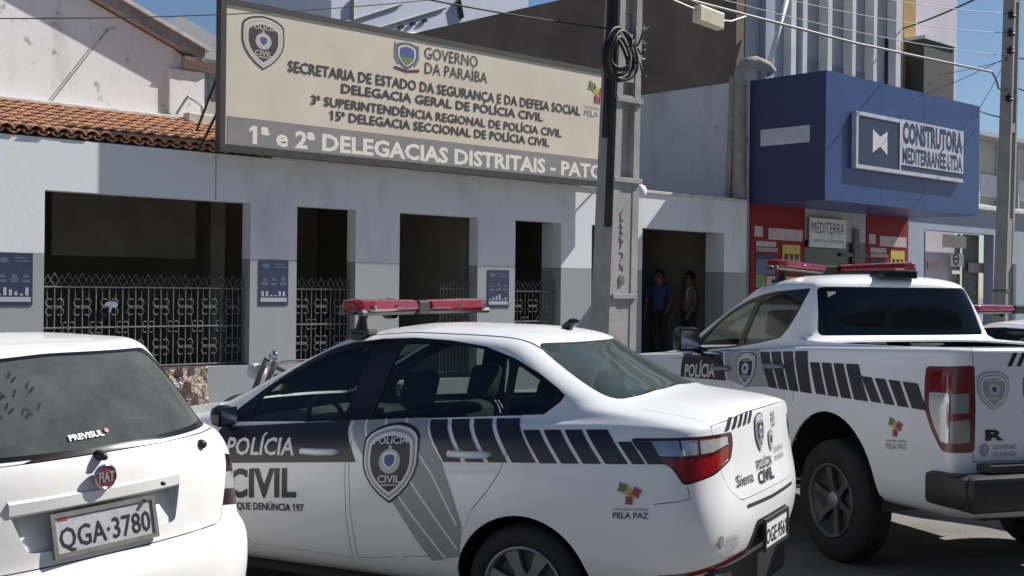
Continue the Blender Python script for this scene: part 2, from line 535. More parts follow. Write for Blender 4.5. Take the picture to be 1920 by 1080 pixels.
# outlines of emblems in a unit box (u right 0..1, v up 0..1)
def shield_outline(inset=0.0):
    half = [(.5, 1.0), (.66, .985), (.82, .945), (.93, .89), (.985, .83), (1.0, .66), (.995, .5), (.94, .36), (.83, .22), (.68, .10), (.5, 0)]
    pts = half + [(1-u, v) for u, v in half[-2:0:-1]]
    return [(.5+(u-.5)*(1-inset*2), .47+(v-.47)*(1-inset*2)) for u, v in pts]
def circle_outline(cx, cy, rx, ry, n=16):
    return [(cx+rx*math.cos(2*PI*k/n), cy+ry*math.sin(2*PI*k/n)) for k in range(n)]
def puzzle_outline(cx, cy, s, rot):
    pts = []
    for k in range(4):
        for (a, b) in ((.5, -.5), (.5, -.16), (.72, -.26), (.98, 0), (.72, .26), (.5, .16)):
            t = rot + k*PI/2
            pts.append((cx + s*(a*math.cos(t)-b*math.sin(t)), cy + s*(a*math.sin(t)+b*math.cos(t))))
    return pts
# police badge: list of (outline or ('text', s, box), colour key, layer)
def badge_layers(dark='livery_black', pale='livery_white'):
    L = [(shield_outline(0), dark, 0), (shield_outline(.035), pale, 1), (shield_outline(.07), 'livery_grey', 2), (shield_outline(.105), pale, 3), (shield_outline(.15), dark, 4)]
    L.append((circle_outline(.5, .53, .19, .155), 'livery_mid', 5))
    L.append(([(.5+(u-.5)*.26, .43+v*.22) for u, v in shield_outline(0)], pale, 6))
    L.append(([(.5+(u-.5)*.18, .455+v*.16) for u, v in shield_outline(0)], 'blue_ink', 7))
    L.append((circle_outline(.5, .70, .035, .028, 8), 'livery_mid', 6))
    L.append((('text', 'POLÍCIA', (.20, .745, .80, .825)), pale, 5))
    L.append((('text', 'CIVIL', (.30, .265, .70, .355)), pale, 5))
    L.append(([(.36, .225), (.64, .225), (.64, .245), (.36, .245)], 'livery_mid', 5))
    return L
def peace_logo_layers(text_key='livery_black'):
    L = [(puzzle_outline(.26, .80, .17, .5), 'green_ink', 0), (puzzle_outline(.44, .70, .14, .1), 'yellow_ink', 1), (puzzle_outline(.66, .68, .17, .3), 'red_ink', 2), (puzzle_outline(.46, .48, .15, .7), 'red_ink', 3)]
    L.append((('text', 'PARAÍBA UNIDA', (.0, .22, 1.0, .285)), 'livery_grey', 0))
    L.append((('text', 'PELA PAZ', (.0, .02, 1.0, .17)), text_key, 0))
    return L
def gov_logo_layers():
    L = [([(u*.22, .1+v*.75) for u, v in shield_outline(0)], 'livery_grey', 0), ([(.05+u*.12, .3+v*.4) for u, v in shield_outline(0)], 'livery_mid', 1)]
    L.append((('text', 'GOVERNO', (.32, .52, .98, .78)), 'livery_grey', 0))
    L.append((('text', 'DA PARAÍBA', (.32, .12, 1.0, .38)), 'livery_grey', 0))
    return L
# ---------------------------------------------------------------- vehicle shells
def tab(t):
    def f(x):
        if x <= t[0][0]: return t[0][1]
        for (a, za), (b, zb) in zip(t, t[1:]):
            if x <= b: return za + (zb-za)*(x-a)/(b-a)
        return t[-1][1]
    return f
NR, NS, NF = 8, 15, 8
def half_outline(xr, xf, W, z, ar=.3, af=.5, nr=2.8, nf=2.6, crown=0.0, bow=.02, taper=None):
    """Half of a plan outline, rear centre -> left flank -> front centre. W is the half width."""
    zf = tab(z) if isinstance(z, list) else (lambda x: z)
    wf = lambda x: W*(1 - bow*((x-(xr+xf)/2)/((xf-xr)/2))**2)*(1 if taper is None else tab(taper)(x))
    P = []
    for i in range(NR):
        t = PI/2*i/(NR-1)
        x = xr + ar*(1-math.cos(t)**(2/nr)); y = wf(xr+ar)*math.sin(t)**(2/nr)
        P.append((x, y))
    xa, xb = xr+ar, xf-af
    for i in range(1, NS):
        x = xa + (xb-xa)*i/NS
        P.append((x, wf(x)))
    for i in range(NF):
        t = PI/2*(1-i/(NF-1))
        x = xf - af*(1-math.cos(t)**(2/nf)); y = wf(xf-af)*math.sin(t)**(2/nf)
        P.append((x, y))
    return [Vector((x, y, zf(x) + crown*(1-(y/W)**2))) for x, y in P]
def shell(loops, creases={}, levels=2):
    """Loft plan outlines from the sill up to the roof, mirror them, subdivide; returns a bmesh."""
    bm = bmesh.new()
    K = len(loops[0])
    rows = []
    for P in loops:
        left = [bm.verts.new(p) for p in P]
        right = [left[0]] + [bm.verts.new((p.x, -p.y, p.z)) for p in P[1:-1]] + [left[-1]]
        rows.append((left, right))
    cl = bm.edges.layers.float.new('crease_edge')
    def cr(a, b, w):
        e = bm.edges.get((a, b))
        if e and w: e[cl] = w
    for j in range(len(rows)-1):
        for s in (0, 1):
            a, b = rows[j][s], rows[j+1][s]
            for k in range(K-1):
                vs_ = (a[k], b[k], b[k+1], a[k+1])
                if s: vs_ = vs_[::-1]
                bm.faces.new(vs_)
    for j in (0, len(rows)-1):
        L, R = rows[j]
        for k in range(K-1):
            vs_ = list(dict.fromkeys((L[k], L[k+1], R[k+1], R[k])))
            if len(vs_) > 2: bm.faces.new(vs_ if j == 0 else vs_[::-1])
    for j, w in creases.items():
        for s in (0, 1):
            for k in range(K-1): cr(rows[j][s][k], rows[j][s][k+1], w)
    bmesh.ops.recalc_face_normals(bm, faces=bm.faces)
    me = bpy.data.meshes.new('shell')
    bm.to_mesh(me); bm.free()
    o = bpy.data.objects.new('shell', me)
    COL.objects.link(o)
    md = o.modifiers.new('s', 'SUBSURF'); md.levels = levels; md.render_levels = levels
    dg = bpy.context.evaluated_depsgraph_get()
    me2 = bpy.data.meshes.new_from_object(o.evaluated_get(dg))
    bpy.data.objects.remove(o); bpy.data.meshes.remove(me)
    out = bmesh.new(); out.from_mesh(me2); bpy.data.meshes.remove(me2)
    for l in list(out.edges.layers.float.values()): out.edges.layers.float.remove(l)
    bmesh.ops.recalc_face_normals(out, faces=out.faces)
    out.normal_update()
    return out
class Plane:
    """Where outlines are drawn: 3-D point = o + U*u + V*v, looking along -N."""
    def __init__(s, U, V, N, o=(0, 0, 0)):
        s.U, s.V, s.N, s.o = Vector(U), Vector(V), Vector(N), Vector(o)
    def uv(s, p): d = p - s.o; return d.dot(s.U), d.dot(s.V)
    def p(s, u, v, w=0): return s.o + s.U*u + s.V*v + s.N*w
LEFT = Plane((1, 0, 0), (0, 0, 1), (0, 1, 0))
RIGHT = Plane((1, 0, 0), (0, 0, 1), (0, -1, 0))
REAR = Plane((0, 1, 0), (0, 0, 1), (-1, 0, 0))
FRONT = Plane((0, 1, 0), (0, 0, 1), (1, 0, 0))
TOP = Plane((1, 0, 0), (0, 1, 0), (0, 0, 1))
DIAGL = Plane((.70711, .70711, 0), (0, 0, 1), (-.70711, .70711, 0))
DIAGR = Plane((.70711, -.70711, 0), (0, 0, 1), (-.70711, -.70711, 0))
def inside(poly, u, v):
    c = False
    n = len(poly)
    for i in range(n):
        (x1, y1), (x2, y2) = poly[i], poly[i-1]
        if (y1 > v) != (y2 > v) and u < (x2-x1)*(v-y1)/(y2-y1) + x1: c = not c
    return c
def cut_region(bm, poly, pl, facing=.12, keep=None):
    """Cut an outline into a shell along a plane's normal; returns the faces inside it."""
    n = len(poly)
    us = [p[0] for p in poly]; vs_ = [p[1] for p in poly]
    bb = (min(us), max(us), min(vs_), max(vs_))
    def near(f, b, e=.0005):
        if f.normal.dot(pl.N) < facing: return False
        if keep and not keep(f): return False
        uv = [pl.uv(v.co) for v in f.verts]
        return max(u for u, _ in uv) > b[0]-e and min(u for u, _ in uv) < b[1]+e and max(v for _, v in uv) > b[2]-e and min(v for _, v in uv) < b[3]+e
    cand = [f for f in bm.faces if near(f, bb)]
    for i in range(n):
        a, b = poly[i], poly[(i+1) % n]
        du, dv = b[0]-a[0], b[1]-a[1]
        L = math.hypot(du, dv)
        if L < 1e-6: continue
        cand = [f for f in cand if f.is_valid]
        eb = (min(a[0], b[0]), max(a[0], b[0]), min(a[1], b[1]), max(a[1], b[1]))
        fs = [f for f in cand if near(f, eb)]
        if not fs: continue
        others = set(cand) - set(fs)
        geom = list({v for f in fs for v in f.verts}) + list({e for f in fs for e in f.edges}) + fs
        r = bmesh.ops.bisect_plane(bm, geom=geom, dist=1e-6, plane_co=pl.p(*a), plane_no=(pl.U*dv - pl.V*du)/L)
        bm.normal_update()
        cand = list({f for f in r['geom'] if isinstance(f, bmesh.types.BMFace) and f.is_valid} | {f for f in others if f.is_valid} | {f for f in fs if f.is_valid})
    res = []
    for f in cand:
        if not f.is_valid or f.normal.dot(pl.N) < facing: continue
        if keep and not keep(f): continue
        u, v = pl.uv(f.calc_center_median())
        if inside(poly, u, v): res.append(f)
    return res
def take(bm, faces):
    """Move faces out of a shell into a bmesh of their own."""
    new = bmesh.new()
    m = {}
    for f in faces:
        vs_ = []
        for v in f.verts:
            if v not in m: m[v] = new.verts.new(v.co)
            vs_.append(m[v])
        try: new.faces.new(vs_)
        except ValueError: pass
    bmesh.ops.delete(bm, geom=faces, context='FACES')
    new.normal_update()
    return new
def strip_poly(line, w):
    """A thin closed outline round an open polyline."""
    A, Bk = [], []
    for i, p in enumerate(line):
        a = line[max(i-1, 0)]; b = line[min(i+1, len(line)-1)]
        du, dv = b[0]-a[0], b[1]-a[1]
        L = math.hypot(du, dv) or 1
        A.append((p[0]-dv/L*w, p[1]+du/L*w)); Bk.append((p[0]+dv/L*w, p[1]-du/L*w))
    return A + Bk[::-1]
def scale_poly(poly, k):
    cx = sum(p[0] for p in poly)/len(poly); cy = sum(p[1] for p in poly)/len(poly)
    return [(cx+(x-cx)*k, cy+(y-cy)*k) for x, y in poly]
def inset_poly(poly, d):
    """Offset an outline inwards by d."""
    area = sum(poly[i-1][0]*p[1]-p[0]*poly[i-1][1] for i, p in enumerate(poly))
    s = 1 if area > 0 else -1
    n = len(poly); out = []
    for i in range(n):
        a, b, c = poly[i-1], poly[i], poly[(i+1) % n]
        def nrm(p, q):
            L = math.hypot(q[0]-p[0], q[1]-p[1]) or 1
            return (-(q[1]-p[1])/L*s, (q[0]-p[0])/L*s)
        n1, n2 = nrm(a, b), nrm(b, c)
        k = 1 + n1[0]*n2[0] + n1[1]*n2[1]
        k = max(k, .4)
        out.append((b[0]+(n1[0]+n2[0])/k*d, b[1]+(n1[1]+n2[1])/k*d))
    return out
def smooth_poly(pts, n=3):
    """Catmull-Rom through a closed outline."""
    out = []
    N = len(pts)
    for i in range(N):
        p0, p1, p2, p3 = pts[i-1], pts[i], pts[(i+1) % N], pts[(i+2) % N]
        for k in range(n):
            t = k/n
            out.append(tuple(.5*((2*p1[j]) + (-p0[j]+p2[j])*t + (2*p0[j]-5*p1[j]+4*p2[j]-p3[j])*t*t + (-p0[j]+3*p1[j]-3*p2[j]+p3[j])*t**3) for j in (0, 1)))
    return out
def round_poly(pts, r, n=4):
    """Round the corners of a closed outline."""
    out = []
    N = len(pts)
    for i in range(N):
        a, b, c = Vector(pts[i-1]), Vector(pts[i]), Vector(pts[(i+1) % N])
        d1, d2 = (a-b), (c-b)
        q = min(r, d1.length*.45, d2.length*.45)
        p, s = b + d1.normalized()*q, b + d2.normalized()*q
        for k in range(n+1):
            t = k/n
            out.append(tuple(p*(1-t)**2 + b*2*t*(1-t) + s*t*t))
    return out
def offset_mesh(bm, d):
    bm.normal_update()
    for v in bm.verts: v.co += v.normal*d
class SkinNormals:
    """Smooth normals of the uncut skin, so that panels cut from it shade as one surface."""
    cur = None
    def __init__(s, bm, tree):
        bm.verts.ensure_lookup_table(); bm.faces.ensure_lookup_table(); bm.normal_update()
        s.tree = tree
        s.f = [([v.co.copy() for v in f.verts], [v.normal.copy() for v in f.verts]) for f in bm.faces]
        s.cache = {}
    def at(s, co):
        k = (round(co.x, 5), round(co.y, 5), round(co.z, 5))
        if k not in s.cache:
            loc, n, i, d = s.tree.find_nearest(co)
            if loc is None or d > .03: s.cache[k] = None
            else:
                cs, ns = s.f[i]
                w = poly_3d_calc(cs, loc)
                s.cache[k] = sum((n_*w_ for n_, w_ in zip(ns, w)), Vector()).normalized()
        return s.cache[k]
def solid_part(name, bm, material, parent, thick=.012, label=None, sharp=35, inner=None):
    """A sheet given thickness inwards, its outside shaded with the normals of the whole skin."""
    bm.normal_update()
    N = SkinNormals.cur
    outer = list(bm.faces)
    no = len(outer)
    bm.verts.ensure_lookup_table()
    vn = {v: ((N.at(v.co) if N else None) or v.normal.copy()) for v in bm.verts}
    tw = {v: bm.verts.new(v.co - n*thick) for v, n in vn.items()}
    rim = [(e.verts[0], e.verts[1], e.link_faces[0]) for e in bm.edges if len(e.link_faces) == 1]
    for f in outer:
        g = bm.faces.new([tw[v] for v in reversed(f.verts)])
        g.material_index = 1 if inner else 0
    for a, b, f in rim:
        vs_ = list(f.verts)
        i = vs_.index(a)
        if vs_[(i+1) % len(vs_)] != b: a, b = b, a
        try: bm.faces.new((b, a, tw[a], tw[b]))
        except ValueError: pass
    me = bpy.data.meshes.new(name)
    bm.faces.index_update(); bm.verts.index_update()
    nn = {v.index: n for v, n in vn.items()}
    oi = {f.index for f in outer}
    bm.to_mesh(me); bm.free()
    nl = []
    for i, p in enumerate(me.polygons):
        p.use_smooth = True
        for li in p.loop_indices:
            nl.append(tuple(nn[me.loops[li].vertex_index]) if i in oi else tuple(p.normal))
    me.normals_split_custom_set(nl)
    me.materials.append(material)
    if inner: me.materials.append(inner)
    o = bpy.data.objects.new(name, me)
    COL.objects.link(o)
    o.parent = parent
    if label: o['label'] = label
    return o
class Body:
    """A vehicle's skin: cut it, take panels from it, lay vinyl on it."""
    def __init__(s, root, bm, paint):
        s.root, s.bm, s.paint = root, bm, paint
        s.tree = BVHTree.FromBMesh(bm)
        SkinNormals.cur = SkinNormals(bm, s.tree)
    def panel(s, name, poly, pl, material=None, parent=None, gap=.003, thick=.012, lift=0.0, keep=None, label=None, facing=.12, glass=False):
        """A panel, pane or lamp that lies flush in the skin, a fine shut line round it."""
        fs = cut_region(s.bm, poly, pl, facing, keep)
        if not fs: return None
        new = take(s.bm, fs)
        if gap:
            fs2 = cut_region(new, inset_poly(poly, gap), pl, facing, keep)
            keepers = set(fs2)
            bmesh.ops.delete(new, geom=[f for f in new.faces if f not in keepers], context='FACES')
        if lift: offset_mesh(new, lift)
        if glass: return obj(name, new, material, parent or s.root, local=True, smooth=True, label=label)
        return solid_part(name, new, material or s.paint, parent or s.root, thick, label=label, inner=M['shell_inside'])
    def seam(s, line, pl, w=.0025, keep=None):
        fs = cut_region(s.bm, strip_poly(line, w), pl, .12, keep)
        if fs: bmesh.ops.delete(s.bm, geom=fs, context='FACES')
    def hole(s, poly, pl, keep=None):
        fs = cut_region(s.bm, poly, pl, .05, keep)
        if fs: bmesh.ops.delete(s.bm, geom=fs, context='FACES')
    def lay(s, bm, V_, F_, pl, lift, step=.02):
        """Lay a flat drawing (u, v vertices and faces) on the skin like vinyl."""
        t = bmesh.new()
        vs_ = [t.verts.new((u, v, 0)) for u, v in V_]
        for f in F_:
            try: t.faces.new([vs_[i] for i in f])
            except ValueError: pass
        us = [p[0] for p in V_]; vv = [p[1] for p in V_]
        for ax, lo, hi in ((0, min(us), max(us)), (1, min(vv), max(vv))):
            k = math.ceil(lo/step)
            while k*step < hi:
                co = [0, 0, 0]; co[ax] = k*step
                no = [0, 0, 0]; no[ax] = 1
                bmesh.ops.bisect_plane(t, geom=t.verts[:]+t.edges[:]+t.faces[:], dist=1e-6, plane_co=co, plane_no=no)
                k += 1
        m = {}
        for v in t.verts:
            hit = s.tree.ray_cast(pl.p(v.co.x, v.co.y, 6.0), -pl.N)
            m[v] = bm.verts.new(hit[0] + hit[1]*lift*(1 if hit[1].dot(pl.N) > 0 else -1)) if hit[0] is not None else None
        for f in t.faces:
            q = [m[v] for v in f.verts]
            if all(q):
                try: bm.faces.new(q)
                except ValueError: pass
        t.free()
    def vinyl(s, name, polys, pl, material, lift=.003, parent=None):
        bm = bmesh.new()
        for poly in polys:
            tris = tessellate_polygon([[Vector((u, v, 0)) for u, v in poly]])
            s.lay(bm, poly, tris, pl, lift)
        bmesh.ops.remove_doubles(bm, verts=bm.verts, dist=1e-5)
        return obj(name, bm, material, parent or s.root, local=True, smooth=True)
    def lettering(s, name, text, quad, pl, material, lift=.0045, bold=.012, parent=None):
        """Text on a quad: baseline start, baseline end, cap-height start."""
        V_, F_ = text_fit(text, bold)
        (a, b), (c, d), (e, f) = quad
        bm = bmesh.new()
        s.lay(bm, [(a+(c-a)*u+(e-a)*v, b+(d-b)*u+(f-b)*v) for u, v in V_], F_, pl, lift, step=.03)
        return obj(name, bm, material, parent or s.root, local=True, smooth=True)
    def emblem(s, name, layers, quad, pl, lift=.005, part=None):
        """A multi-colour emblem: quad = lower left, lower right, upper left corner of its unit box."""
        (a, b), (c, d), (e, f) = quad
        mp = lambda u, v: (a+(c-a)*u+(e-a)*v, b+(d-b)*u+(f-b)*v)
        first = None
        for shape, key, lay in layers:
            bm = bmesh.new()
            if shape[0] == 'text':
                V_, F_ = text_fit(shape[1], .012)
                x0, y0, x1, y1 = shape[2]
                s.lay(bm, [mp(x0+(x1-x0)*u, y0+(y1-y0)*v) for u, v in V_], F_, pl, lift+lay*.0012, .04)
            else:
                q = [mp(*p) for p in shape]
                s.lay(bm, q, tessellate_polygon([[Vector((u, v, 0)) for u, v in q]]), pl, lift+lay*.0012, .03)
            nm = name if first is None else ('emblem_lettering' if shape[0] == 'text' else 'emblem_field')
            o = obj(nm, bm, M[key], first or s.root, local=True, smooth=True)
            first = first or o
        return first
    def finish(s, thick=.012):
        return solid_part('body', s.bm, s.paint, s.root, thick, inner=M['shell_inside'])

def wheel(root, x, y, r, rr, w, side, style='cover'):
    """Tyre, rim and spokes; y is the outer face, side +1 left."""
    bm = B()
    prof = [(rr*.96, -.02), (rr*1.02, -.004), (rr+(r-rr)*.35, .004), (rr+(r-rr)*.75, -.006), (r*.985, -.03), (r, -.055), (r, -w+.055), (r*.985, -w+.03), (rr*1.02, -w), (rr*.9, -w+.03)]
    lathe(bm, [(a, b*side) for a, b in prof], 48, 'Y', (x, y, r))
    tyre = obj('tyre', bm, M['rubber'], None, local=True, smooth=True, sharp=40)
    bm = B()
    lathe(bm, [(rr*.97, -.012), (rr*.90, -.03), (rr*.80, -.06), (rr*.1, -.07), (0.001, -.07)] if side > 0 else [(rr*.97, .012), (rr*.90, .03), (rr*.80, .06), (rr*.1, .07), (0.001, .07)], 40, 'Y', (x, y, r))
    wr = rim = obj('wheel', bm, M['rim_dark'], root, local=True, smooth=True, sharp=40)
    tyre.parent = wr
    bm = B()
    if style == 'cover':
        n, a0, wi, wo = 7, .28, .34, .30
    else:
        n, a0, wi, wo = 6, .3, .22, .20
    for k in range(n):
        t = 2*PI*k/n + a0
        pts = []
        for rad, hw in ((rr*.12, wi*.5), (rr*.5, wi*.33), (rr*.93, wo*.62)):
            pts.append((rad, hw*rr))
        outl = [(p[0], p[1]) for p in pts] + [(p[0], -p[1]) for p in pts[::-1]]
        prism(bm, outl, lambda u, v, q, t=t: Vector((x+u*math.cos(t)-v*math.sin(t), y + side*(-.012 - .028*(1-u/rr) - q), r+u*math.sin(t)+v*math.cos(t))), .022)
    obj('spoke_cover', bm, M['rim_grey'] if style == 'cover' else M['rim_shaded'], rim, local=True)
    bm = B()
    lathe(bm, [(rr*1.0, side*-.004), (rr*.99, side*.004), (rr*.93, side*.002), (rr*.90, side*-.014)], 40, 'Y', (x, y, r))
    obj('rim_lip', bm, M['rim_grey'] if style == 'cover' else M['rim_shaded'], rim, local=True, smooth=True)
    bm = B()
    lathe(bm, [(rr*.24, side*-.045), (rr*.23, side*-.02), (rr*.17, side*-.012), (.001, side*-.010)], 20, 'Y', (x, y, r))
    obj('hub_cap', bm, M['rim_grey'], rim, local=True, smooth=True, sharp=40)
    return wr
def arch_poly(x, r, zc, z0=.1, n=26):
    p = [(x+r*math.cos(PI*k/n), zc+r*math.sin(PI*k/n)) for k in range(n+1)]
    return [(x+r, z0)] + p + [(x-r, z0)]
def wheel_well(root, x, r, zc, y0, y1, rz=None, zb=.15):
    rz = rz or r
    for s in (1, -1):
        bm = B()
        n = 18
        prev = None
        arc = [(x+r*math.cos(PI*k/n), zc+rz*math.sin(PI*k/n)) for k in range(n+1)]
        for u, v in [(x+r, zb)] + arc + [(x-r, zb)]:
            a = bm.verts.new((u, s*y1, v)); b = bm.verts.new((u, s*y0, v))
            if prev: bm.faces.new((prev[0], a, b, prev[1]))
            prev = (a, b)
        bm.faces.new([v for v in bm.verts if abs(abs(v.co.y)-y0) < 1e-6])
        obj('wheel_arch_liner', bm, M['black_plastic'], root, local=True)
def light_bar(root, xc, zc, half, back, rise, zfoot, depth=.13, h=.045, mt=None):
    """A red V-shaped beacon bar with a dark loudspeaker at its centre, on feet."""
    lb = obj('light_bar', (lambda bm: (box(bm, xc-.1, xc+.12, -.06, .06, zc-.045, zc+h*.9, .010), bm)[1])(B()), M['black_plastic'], root, local=True)
    def mid(t): return Vector((xc - back*t, half*t, zc + rise*t))
    for s in (1, -1):
        bm = B()
        rings = []
        for t in (.11, .35, .60, .82, .95, 1.0):
            c = mid(t); d = depth*(1.0 if t < .9 else .7 if t < .97 else .45); hh = h*(1.0 if t < .97 else .7)
            if t > .5: hh *= 1.15
            sec = [(-d, -hh*.35), (-d*.85, hh*.75), (-d*.45, hh), (d*.45, hh), (d*.85, hh*.75), (d, -hh*.35), (d*.8, -hh*.7), (-d*.8, -hh*.7)]
            rings.append([bm.verts.new((c.x+u, s*c.y, c.z+v)) for u, v in sec])
        for a, b in zip(rings, rings[1:]):
            for k in range(8): bm.faces.new((a[k], a[(k+1) % 8], b[(k+1) % 8], b[k]))
        bm.faces.new(rings[0]); bm.faces.new(rings[-1])
        bmesh.ops.recalc_face_normals(bm, faces=bm.faces)
        bmesh.ops.bevel(bm, geom=bm.edges[:], offset=.004, segments=1, affect='EDGES')
        obj('lens', bm, M['lens_bright_red'], lb, local=True)
        bm = B()
        a, b = mid(.12), mid(.98)
        for q in ((-.06, .0), (.06, .0)):
            tube(bm, [(a.x+q[0], s*a.y, a.z-h*.9), (b.x+q[0], s*b.y, b.z-h*.9)], .018, 6)
        obj('base_rail', bm, M['rim_dark'], lb, local=True)
        bm = B()
        c = mid(.72)
        tube(bm, [(c.x+.02, s*c.y, c.z-h*.5), (c.x+.02, s*(c.y+.015), (c.z+zfoot)/2), (c.x+.02, s*(c.y+.03), zfoot-.01)], [.035, .022, .04], 8)
        box(bm, c.x-.05, c.x+.09, s*c.y-.045 + s*.02, s*c.y+.045 + s*.02, zfoot-.012, zfoot+.015, .006)
        obj('foot', bm, M['black_plastic'], lb, local=True)
        for t in (.5, .86):
            bm = B(); c = mid(t)
            tube(bm, [(c.x-depth*.9, s*c.y, c.z+.0), (c.x-depth*1.06, s*c.y, c.z+.0)], .009, 8)
            obj('lens_screw', bm, M['chrome'], lb, local=True)
    bm = B()
    lathe(bm, [(.055, -.02), (.06, .03), (.05, .05), (.02, .045)], 20, 'X', (xc+.12, .0, zc-.02))
    obj('loudspeaker', bm, M['black_plastic'], lb, local=True, smooth=True)
    return lb
def seat(root, x, y, z, w=.5):
    bm = B()
    box(bm, x-.05, x+.45, y-w/2, y+w/2, z, z+.16, .05)
    box(bm, x-.12, x+.04, y-w/2+.02, y+w/2-.02, z+.10, z+.62, .05, Matrix.Rotation(math.radians(-16), 3, 'Y'))
    st = obj('seat', bm, M['interior'], root, local=True, smooth=True, sharp=40)
    bm = B()
    box(bm, x-.26, x-.16, y-.13, y+.13, z+.64, z+.84, .04, Matrix.Rotation(math.radians(-14), 3, 'Y'))
    obj('headrest', bm, M['interior'], st, local=True, smooth=True, sharp=40)
def plate(root, c, right, up, nrm, text, w=.40, h=.13, mat_key='plate_grey', frame=None, tilt=0, bold=.015, border=False):
    c, right, up, nrm = Vector(c), Vector(right), Vector(up), Vector(nrm)
    bm = B()
    pts = round_poly([(-w/2, -h/2), (w/2, -h/2), (w/2, h/2), (-w/2, h/2)], .012, 3)
    prism(bm, pts, lambda u, v, q: c + right*u + up*v + nrm*q, .004)
    p = obj('licence_plate', bm, M[mat_key], root, local=True)
    bm = B()
    flat_text(bm, text, c + right*(-w*.46) + up*(-h*.36), c + right*(w*.46) + up*(-h*.36), c + right*(-w*.46) + up*(h*.19), nrm, .0045, .001, bold)
    obj('plate_lettering', bm, M['ink'], p, local=True)
    if frame:
        bm = B()
        e = .012
        for (u0, u1, v0, v1) in ((-w/2-e, w/2+e, -h/2-e, -h/2+.004), (-w/2-e, w/2+e, h/2-.004, h/2+e), (-w/2-e, -w/2+.004, -h/2+.004, h/2-.004), (w/2-.004, w/2+e, -h/2+.004, h/2-.004)):
            prism(bm, [(u0, v0), (u1, v0), (u1, v1), (u0, v1)], lambda u, v, q: c + right*u + up*v + nrm*(q-.004), .014)
        obj('plate_frame', bm, M[frame], p, local=True)
    return p
def copy_tree(o, parent=None):
    c = o.copy()
    COL.objects.link(c)
    c.parent = parent
    for ch in list(o.children): copy_tree(ch, c)
    return c
